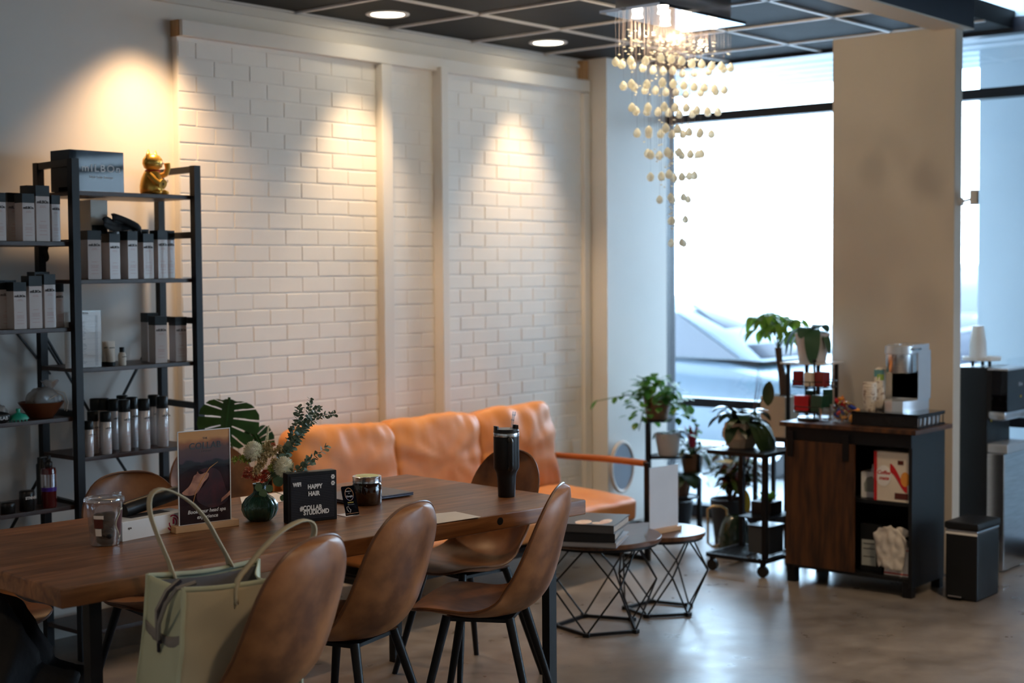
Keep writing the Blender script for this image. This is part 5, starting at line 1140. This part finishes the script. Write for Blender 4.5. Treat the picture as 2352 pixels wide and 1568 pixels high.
# orchid on a tall metal plant stand
q = fx(1863, 826, 7.05); OX, OY, OZ = 7.12, fx(1866, 826, 7.12).y, fx(1866, 830, 7.12).z
ost = thing('tall_plant_stand', 'tall black stand with a thin white top behind the cabinet', 'plant stand', (OX, OY, 0)); obj('top', B().box((0, 0, OZ-.006), (.24, .26, .010), bev=.002), 'white', ost)
for x, y in ((-.1, .09), (.1, .09), (-.1, -.09), (.1, -.09)): obj('leg', B().bar((x, y, 0), (x, y, OZ-.01), .016), 'black', ost, smooth=0)
oc = thing('orchid_plant', 'orchid with long thick leaves in a white pot at the column edge', 'plant', (OX, OY, OZ)); pot(oc, .072, .095, .155, 'wpot')
b = B()
for a, L, w, e, dr in ((PI+.5, .30, .085, .85, 3.6), (PI/2+.3, .22, .06, .6, 3.4), (PI/2+.1, .26, .05, .9, 3.2), (-PI/2-.2, .20, .06, .7, 3.2), (PI, .17, .08, 1.3, 2.2), (0, .2, .07, 1.1, 1.6)): b.leaf((0, 0, .15), (cos(a), sin(a), e), L, w, droop=dr, n=12, shape=.45, fold=.08)
obj('leaves', b, 'orl', oc, smooth=60); b = B(); b.tube([(0, 0, .15), (.0, .0, .24)], .003, 5); obj('cut_stem', b, 'beech', oc)
b = B(); random.seed(9); base = V(*fx(1738, 940, 6.95))
og2 = thing('dried_grass', 'few thin reddish dried grass stalks rising from behind the rack plant', 'dried grass', (6.95, base.y, .70)) if False else None
for k in range(6): b.tube([(0, 0, 0), (random.uniform(-.01, .01), -.02-.004*k, .16), (0, -.045-.006*k, .36-.02*k)], .0012, 4)
o = obj('dried_stalks', b, pm('dry_reddish_stalk', (.22, .10, .09), .7), og); o.location = (0.05, base.y-(fx(1700, 1012, 6.86).y-.02), .08)
# ------------------------------------------------------------------ coffee cabinet
cb0 = V(6.87, 3.508, 0); CH = .826
cab = thing('coffee_cabinet', 'rustic brown and black cabinet with a sliding door, in front of the column', 'cabinet', cb0)
W2, D2 = .345, .185        # half width along y, half depth along x; the front faces -x
def K(x, y, z): return (x-cb0.x, y-cb0.y, z)
XF = cb0.x-D2; XB = cb0.x+D2; YL = cb0.y+W2; YR = cb0.y-W2
obj('worktop', B().box((0, 0, CH-.011), (D2*2+.05, W2*2+.06, .022), bev=.002), 'rustic', cab)
b = B(); b.box(K(cb0.x, YR+.009, .43), (D2*2, .018, .76)); obj('side_panel', b, 'satin', cab, smooth=0)
b = B(); b.box(K(cb0.x, YL-.009, .43), (D2*2, .018, .76)); obj('side_panel', b, 'satin', cab, smooth=0)
obj('back_panel', B().box(K(XB-.006, cb0.y, .44), (.010, W2*2-.03, .74)), 'satin', cab, smooth=0)
obj('bottom_panel', B().box((-.0, 0, .085), (D2*2-.01, W2*2-.036, .018)), 'satin', cab, smooth=0)
obj('middle_shelf', B().box((.0, -W2/2+.01, .455), (D2*2-.03, W2-.02, .018)), 'satin', cab, smooth=0)
obj('divider', B().box((.0, .02, .44), (D2*2-.03, .018, .72)), 'satin', cab, smooth=0)
obj('track', B().box(K(XF-.006, cb0.y, .772), (.012, W2*2, .07)), 'black', cab, smooth=0)
dr_ = obj('door', B().box(K(XF-.014, (YL+3.475)/2-.01, .415), (.018, .385, .64), bev=.002), 'rustic', cab)
for y in (YL-.035, 3.505): obj('hanger', B().box(K(XF-.027, y, .715), (.006, .035, .13), bev=.002), 'black', dr_)
for x in (XF+.025, XB-.025):
    for y in (YL-.025, YR+.025): obj('foot', B().box(K(x, y, .038), (.045, .045, .076)), 'black', cab, smooth=0)
# inside the open half
def bxx(name, label, c, d, mat, cat, rz=0):
    t = thing(name, label, cat, c, rz); obj('body', B().box((0, 0, d[2]/2), d, bev=.002), mat, t); return t
sz = .465
cf = bxx('creamer_box', 'cream carton with a red swirl and script logo on the upper shelf of the cabinet', (6.78, 3.275, sz), (.16, .19, .245), 'cartonc', 'box')
M['redp'] = pm('red_print', (.55, .015, .02), .45); M['orangep'] = pm('orange_print', (.75, .30, .05), .5)
b = B(); b.box((-.001, .088, .122), (.162, .016, .244)); obj('red_edge', b, 'redp', cf, smooth=0)
F_ = lambda y, z: (-.0815, -y, z)
b = B()
def swirl(u, v): y = -.01+.09*u; z = .165-.10*(3*u*u-2*u*u*u)+(v-.5)*.045*(1-.3*u); return V(-.0812, -y, z)
b.grid(swirl, 16, 2); obj('swirl', b, 'redp', cf, smooth=0, solid=.0006)
b = B(); b.tube([(-.0815, .048-0*k, .125) for k in range(2)] and [(-.0812, .045+.040*cos(k*PI/12), .125+.052*sin(k*PI/12)) for k in range(25)], .0012, 4, closed=False); b.prism([(.045+.038*cos(k*PI/12), .125+.050*sin(k*PI/12)) for k in range(24)], -.0816, -.0808, T=lambda x, y, z: (z, x, y)); obj('logo_oval', b, 'white', cf, smooth=0)
text('Coffee', .026, 'redp', cf, (-.0822, .045, .140), (PI/2, 0, -PI/2), name='lettering', shear=.3, bold=.0006); text('mate', .026, 'redp', cf, (-.0822, .043, .113), (PI/2, 0, -PI/2), name='lettering', shear=.3, bold=.0006)
b = B(); b.prism([(-.070+.024*cos(k*PI/10), .115+.036*sin(k*PI/10)) for k in range(20)], -.0824, -.0810, T=lambda x, y, z: (z, x, y)); obj('cup_picture', b, 'orangep', cf, smooth=0)
b = B(); b.box((-.0812, -.045, .195), (.0008, .03, .02)); b.box((-.0812, -.05, .03), (.0008, .07, .03)); obj('print', b, 'maroon', cf, smooth=0)
tb_ = bxx('tissue_box', 'white open box beside the cream carton on the upper cabinet shelf', (6.80, 3.42, sz), (.11, .10, .13), 'white', 'box', .15)
b = B(); b.poly3([(-.055, -.05, .13), (-.055, .0, .13), (-.03, .0, .165), (-.03, -.05, .175)]); b.poly3([(.055, -.05, .13), (-.055, -.05, .13), (-.05, -.07, .172), (.05, -.07, .172)]); obj('open_flap', b, 'white', tb_, smooth=0, solid=.002)
b = B(); b.prism([(-.02, .03), (.03, .03), (.035, .07), (.02, .10), (-.005, .11), (-.03, .08)], -.0562, -.0552, T=lambda x, y, z: (z, x, y)); obj('picture', b, pm('grey_green_print', (.30, .33, .30), .7), tb_, smooth=0)
db = bxx('dark_box', 'dark box with pale label panel on the floor of the cabinet', (6.82, 3.415, .095), (.16, .11, .24), 'satin', 'box', .1)
b = B(); b.box((-.0806, .01, .095), (.001, .075, .13)); obj('label', b, pm('pale_grey_label', (.42, .44, .42), .6), db, smooth=0)
b = B()
for z in (.14, .115, .075): b.box((-.0813, .01, z), (.0008, .06, .004))
obj('label_line', b, 'ink', db, smooth=0); text('PODS', .022, 'silverp', db, (-.0812, .01, .195), (PI/2, 0, -PI/2), name='lettering') if 0 else None
rb = bxx('striped_carton', 'white carton with red stripes under the plastic bag in the cabinet', (6.80, 3.255, .095), (.16, .14, .15), 'paper', 'box')
b = B(); b.box((-.081, 0, .012), (.001, .14, .006)); b.box((-.081, 0, .132), (.001, .14, .005)); obj('stripe', b, 'redp', rb, smooth=0)
M['film'] = pm('thin_white_plastic', (.60, .55, .50), .4, sss=.0, bump=.5, bs=18, bdist=.012)
pbg = thing('plastic_bag', 'crumpled white plastic bag lying over the striped carton in the cabinet', 'bag', (6.72, 3.29, .10))
b = B()
def pbag(u, v):
    y = .075-.155*u; z = .20-.16*v+.05*sin(PI*u)*(1-v)-.02*u; x = -.012-.018*sin(PI*u)*v+.012*noise.noise(V(u*7, v*5, 2)); return V(x, y+(.5-v)*.05*(.5-u), z+.012*noise.noise(V(u*9, v*7, 4)))
b.grid(pbag, 20, 16); b.leaf((-.01, .02, .19), (.2, -.3, .8), .06, .05, droop=1.2, n=5, up=(-1, 0, 0), shape=.4); b.leaf((-.0, -.04, .19), (.1, -.6, 1), .08, .07, droop=1.5, n=6, up=(-1, 0, 0), shape=.4); obj('sheet', b, 'film', pbg, smooth=80, solid=.002)
# on the worktop
def ck(px, py): return fz(px, py, CH)
# pod drawer with coffee machine
dw = thing('coffee_pod_rack', 'low black wire rack of coffee pods under the coffee machine', 'coffee pod rack', (6.885, 3.335, CH))
DX, DY, DH = .31, .36, .070
b = B(); b.box((0, 0, DH-.005), (DX, DY, .010), bev=.003); obj('top_plate', b, 'gloss', dw)
b = B()
for z in (.006, DH-.014):
    for (a, c) in (((-1, -1), (1, -1)), ((1, -1), (1, 1)), ((1, 1), (-1, 1)), ((-1, 1), (-1, -1))): b.bar((a[0]*DX/2*.98, a[1]*DY/2*.98, z), (c[0]*DX/2*.98, c[1]*DY/2*.98, z), .007)
for k in range(7): x = -DX/2+.02+k*(DX-.04)/6; b.bar((x, -DY/2+.003, 0), (x, -DY/2+.003, DH-.01), .004); b.bar((x, DY/2-.003, 0), (x, DY/2-.003, DH-.01), .004)
obj('wire_frame', b, 'black', dw, smooth=0)
b = B(); b.box((-DX/2+.004, 0, DH/2-.004), (.006, DY*.97, DH-.012)); obj('drawer_front', b, pm('smoked_front', (.012, .012, .014), .15), dw, smooth=0)
for k in range(4): obj('pod', B().lathe([(0, 0), (.017, 0), (.022, .040), (.025, .042), (0, .044)], (-DX/2-.0 + .035, -.12+.085*k, .006), 18), 'white' if k % 2 else 'silverp', dw)
for k in range(5): obj('pod', B().lathe([(0, 0), (.017, 0), (.022, .040), (.025, .042), (0, .044)], (-.09+.053*k, -DY/2+.035, .006), 18), 'silverp', dw)
KZ = CH+DH
km = thing('coffee_machine', 'silver single-serve coffee machine on the cabinet', 'coffee machine', (6.93, 3.33, KZ), 0)
def arcbox(b, r, z0, z1, y0, y1, x0, x1): pass
b = B()
prof = [(-.06+0, -.085), (.15, -.085), (.15, .085), (-.06, .085), (-.105, .06), (-.125, 0), (-.105, -.06)]
b.prism([(x, y*.82) for x, y in prof], 0, .052); obj('drip_base', b, 'silverp', km, smooth=30)
b = B(); b.prism([(.02, -.070), (.15, -.078), (.15, .078), (.02, .070)], .052, .30); obj('tank_column', b, 'silverp', km, smooth=30)
b = B(); b.prism([(.02, -.0702), (.022, -.0702), (.022, .0702), (.02, .0702)], .06, .20); obj('cup_recess', b, pm('grey_recess', (.36, .35, .34), .6), km, smooth=0)
b = B(); b.lathe([(0, .190), (.060, .190), (.064, .196), (.066, .285), (0, .285)], (-.045, 0, 0), 36); b.box((.03, 0, .24), (.12, .13, .095)); obj('brew_head', b, 'steel', km, smooth=40)
b = B(); b.lathe([(0, .285), (.072, .285), (.074, .290), (.072, .325), (.062, .332), (0, .333)], (-.04, 0, 0), 36); b.box((.055, 0, .309), (.19, .142, .046), bev=.006); obj('lid', b, 'silverp', km, smooth=40)
b = B(); b.tube([(-.06, -.074, .31), (-.03, -.079, .31), (.03, -.079, .31)], .006, 8); obj('handle', b, 'chrome', km)
obj('indicator', B().lathe([(0, .004), (.016, .004), (.016, 0), (0, 0)], (-.06, 0, .332), 20), 'chrome', km)
# cups stack printed + bag
pc = thing('paper_cup_stack', 'stack of patterned paper cups by the coffee machine', 'cups', (6.83, 3.462, KZ-.0), 0)
M['pcup'] = pm('patterned_cup', (.72, .64, .55), .6, var=(.32, .22, .17), vs=55, vr=(.36, .44))
b = B(); pr_ = [(0, 0), (.026, 0)]
for k in range(5): z0 = .07+.012*k; pr_ += [(.034-.0+.0003*k, z0), (.0365, z0+.001), (.0365, z0+.005), (.034, z0+.006)]
pr_ += [(.034, .125), (.034, .14), (0, .14)]; b.lathe(pr_, seg=28); obj('cup', b, 'pcup', pc, smooth=40)
sb_ = thing('snack_bag', 'small paper bag with green and blue leaf print by the coffee machine', 'bag', (6.865, 3.49, KZ+.13) if 0 else (6.90, 3.44, KZ), .3)
b = B(); b.soft((0, 0, .105), (.075, .05, .21), puff=.1, seed=4, n=8, wr=.004, pw=8); obj('body', b, 'pcup', sb_, smooth=60)
b = B(); b.box((-.0385, 0, .185), (.001, .05, .035)); obj('blue_print', b, pm('teal_blue_print', (.12, .30, .34), .6), sb_); b = B(); b.box((-.0392, -.008, .165), (.001, .035, .03)); obj('green_print', b, pm('leaf_green_print', (.30, .45, .10), .6), sb_)
# candy jar
q = ck(1952, 968); cj = thing('candy_jar', 'clear jar heaped with wrapped red, gold and blue sweets', 'jar', (6.80, 3.60, CH))
obj('jar_wall', B().lathe([(0, .003), (.055, .003), (.060, .010), (.060, .085), (.063, .09)], seg=30), 'plclear', cj, smooth=50)
wr_ = {'redp': [], 'brass': [], 'violet': [], 'orangep': []}
random.seed(6); wm = {'redp': 'red', 'brass': 'gold', 'bluew': 'blue', 'orangep': 'orange'}; M['bluew'] = pm('blue_wrapper', (.02, .05, .35), .25)
for mk, nm in wm.items():
    for k in range(8):
        a = random.uniform(0, 6.28); r = random.uniform(0, .042); z = .018+random.uniform(0, .085)
        if k > 5: z = .10+random.uniform(0, .02); r *= .7
        b = B(); c = V(r*cos(a), r*sin(a), z); R = Euler((random.uniform(0, 3), random.uniform(0, 3), random.uniform(0, 3))).to_matrix(); b.soft(c, (.030, .018, .014), R, puff=.3, seed=k, n=2, wr=.002, pw=3)
        for s in (-1, 1): b.leaf(c+R @ V(s*.013, 0, 0), R @ V(s, 0, 0), .012, .016, n=2, droop=0)
        obj('wrapped_sweet', b, mk, cj, smooth=60, label=nm+' wrapped sweet')
bw2 = thing('sweet_packets', 'blue and gold snack packets lying by the cup stack', 'snacks', (6.80, 3.515, CH))
random.seed(16)
for k, mk in enumerate(('bluew', 'orangep', 'bluew', 'brass')): obj('packet', B().soft((random.uniform(-.02, .0), -.005+.012*k, .05+.016*k), (.05, .035, .02), Euler((random.uniform(-1, 1), random.uniform(-.5, .5), k)).to_matrix(), puff=.4, seed=k, n=4, wr=.005, pw=4), mk, bw2, smooth=60)
obj('packet', B().soft((-.005, .01, .024), (.07, .05, .045), puff=.4, seed=4, n=4, wr=.005, pw=4), 'orangep', bw2, smooth=60)
# carousel
q = ck(1857, 963); kc = thing('pod_carousel', 'black wire carousel holding red, green and cream tea and coffee packs', 'carousel', (6.83, 3.775, CH))
obj('base', B().lathe([(0, 0), (.085, 0), (.090, .008), (.085, .016), (.02, .020), (0, .020)], seg=36), 'blackp', kc)
b = B(); b.tube([(0, 0, .01), (0, 0, .30)], .006, 10); b.lathe([(0, .016), (.010, .012), (.012, 0), (0, -.006)], (0, 0, .30), 16); obj('spindle', b, 'black', kc)
b = B()
for z, r in ((.045, .105), (.075, .105), (.175, .115), (.205, .115)): b.tube([(r*cos(k*PI/16), r*sin(k*PI/16), z) for k in range(32)], .0025, 5, closed=True)
for z, r in ((.045, .105), (.175, .115)):
    for k in range(6): a = k*PI/3+.3; b.bar((0, 0, z), (r*cos(a), r*sin(a), z), .004); b.bar((r*cos(a), r*sin(a), z), (r*cos(a), r*sin(a), z+.03), .004)
obj('wire_basket', b, 'black', kc)
M['dkred'] = pm('dark_red_pack', (.20, .008, .012), .4); M['dkgreen'] = pm('dark_green_pack', (.012, .07, .045), .4)
for (x, y, z, d, mk, rz, lab) in ((-.05, .065, .18, (.04, .05, .075), 'dkred', .3, 'dark red tea pack, upper left of the carousel'), (-.055, -.005, .18, (.05, .045, .07), 'cartonc', 0, 'cream pack in the middle of the carousel top tier'), (-.045, -.07, .18, (.05, .065, .075), 'dkred', -.3, 'red tea pack, upper right of the carousel'),
    (-.045, .045, .05, (.055, .075, .080), 'redp', .2, 'bright red tea pack, lower left of the carousel'), (-.045, -.055, .05, (.055, .075, .085), 'dkgreen', -.2, 'dark green pack, lower right of the carousel'), (.05, -.05, .05, (.06, .05, .11), 'dkgreen', .5, 'green pack at the back of the carousel lower tier'), (.05, .05, .05, (.05, .05, .10), 'dkgreen', .2, 'green pack at the back left of the carousel')):
    tag(obj('tea_pack', B().box((0, 0, d[2]/2), d, bev=.004), mk), lab, 'pack', (kc.location.x+x, kc.location.y+y, CH+z), rz, 'packs in the pod carousel')
tag(obj('water_glass', B().lathe([(0, .003), (.024, .003), (.03, .012), (.032, .075), (.030, .075), (.027, .014), (0, .010)], seg=28), 'plclear', smooth=50), 'small clear glass beside the carousel foot', 'glass', (6.74, 3.665, CH))
# pedal bin
bn = thing('pedal_bin', 'slim black pedal bin with a lid in front of the column', 'bin', (6.94, 2.965, 0), 0)
b = B(); b.box((0, 0, .165), (.265, .165, .33), bev=.012); obj('body', b, 'satin', bn); obj('rim', B().box((0, 0, .335), (.262, .162, .014), bev=.004), 'steel', bn)
b = B(); b.box((0, 0, .362), (.275, .175, .036), bev=.01); obj('lid', b, 'satin', bn); obj('pedal', B().box((-.145, .02, .022), (.035, .07, .008), bev=.003), 'steel', bn)
obj('liner_edge', B().box((-.133, .0, .325), (.002, .16, .010)), 'white', bn)
# water dispenser
wd = thing('water_dispenser', 'tall black and silver water dispenser behind the column', 'water dispenser', (7.70, 3.22, 0), 0)
b = B(); b.box((0, .05, .54), (.31, .24, 1.08), bev=.006); b.box((0, -.12, .60), (.30, .10, .25) if 0 else (.05, .02, .02)); obj('cabinet', b, 'satin', wd)
obj('lower_front', B().box((0, -.115, .32), (.30, .10, .62), bev=.008), 'steel', wd)
b = B(); b.box((0, -.12, .655), (.29, .12, .05), bev=.01); obj('drip_tray', b, 'silverp', wd)
b = B(); b.box((0, -.12, .96), (.31, .12, .22), bev=.006); obj('upper_front', b, 'gloss', wd)
b = B(); b.box((0, -.115, .835), (.30, .11, .07), bev=.03); obj('tap_housing', b, 'silverp', wd)
b = B(); b.box((0, -.12, 1.073), (.30, .12, .012), bev=.003); obj('button_strip', b, 'silverp', wd)
text('Brio', .03, 'silverp', wd, (.02, -.181, .99), name='logo'); obj('sticker', B().box((-.1, -.0705, .80), (.016, .002, .016)), 'yellow', wd)
obj('light', B().box((.02, -.182, .925), (.006, .002, .010)), 'yellow', wd)
pk = thing('cup_tray', 'round white ribbed cake stand on top of the water dispenser', 'tray', (7.66, 3.23, 1.082))
obj('plate', B().lathe([(0, .030), (.095, .030), (.10, .034), (.10, .05), (.096, .05), (.094, .037), (0, .036)], seg=72, fn=lambda a, z: 1+.012*cos(a*36)), 'white', pk)
for a in (.3, 2.4, 4.5): obj('leg', B().tube([(.05*cos(a), .05*sin(a), 0), (.05*cos(a), .05*sin(a), .031)], .009, 10), 'blackp', pk)
b = B(); pr_ = [(0, 0), (.046, 0), (.047, .003)]
for k in range(4): pr_ += [(.0445-.0006*k, .030+.018*k), (.0455-.0006*k, .032+.018*k)]
pr_ += [(.030, .175), (.029, .178), (0, .178)]; b.lathe(pr_, seg=30); cs_ = thing('foam_cup_stack', 'inverted stack of white cups on the ribbed stand', 'cups', (7.645, 3.245, 1.1195)); obj('cup', b, 'white', cs_, smooth=40)
# ------------------------------------------------------------------ daylight
w = bpy.data.worlds.new('sky'); SC.world = w; w.use_nodes = True; nt = w.node_tree; bg = nt.nodes['Background']
bg.inputs[0].default_value = (.56, .78, 1.0, 1); bg.inputs[1].default_value = 12.0
for i in range(5):       # portals: sampling guides for the sky seen through each window
    l = bpy.data.lights.new('sky_portal', 'AREA'); l.shape = 'RECTANGLE'; l.size = 2.9; l.size_y = ys[i]-ys[i+1]; l.cycles.is_portal = True
    o = bpy.data.objects.new('sky_portal', l); COL.objects.link(o); o.location = (WX+.12, (ys[i]+ys[i+1])/2, 1.45); o.rotation_euler = (0, PI/2, 0)
SC.view_settings.view_transform = 'Standard'; SC.view_settings.look = 'None'; SC.view_settings.gamma = 1; SC.view_settings.use_curve_mapping = False
SC.view_settings.exposure = 0.68
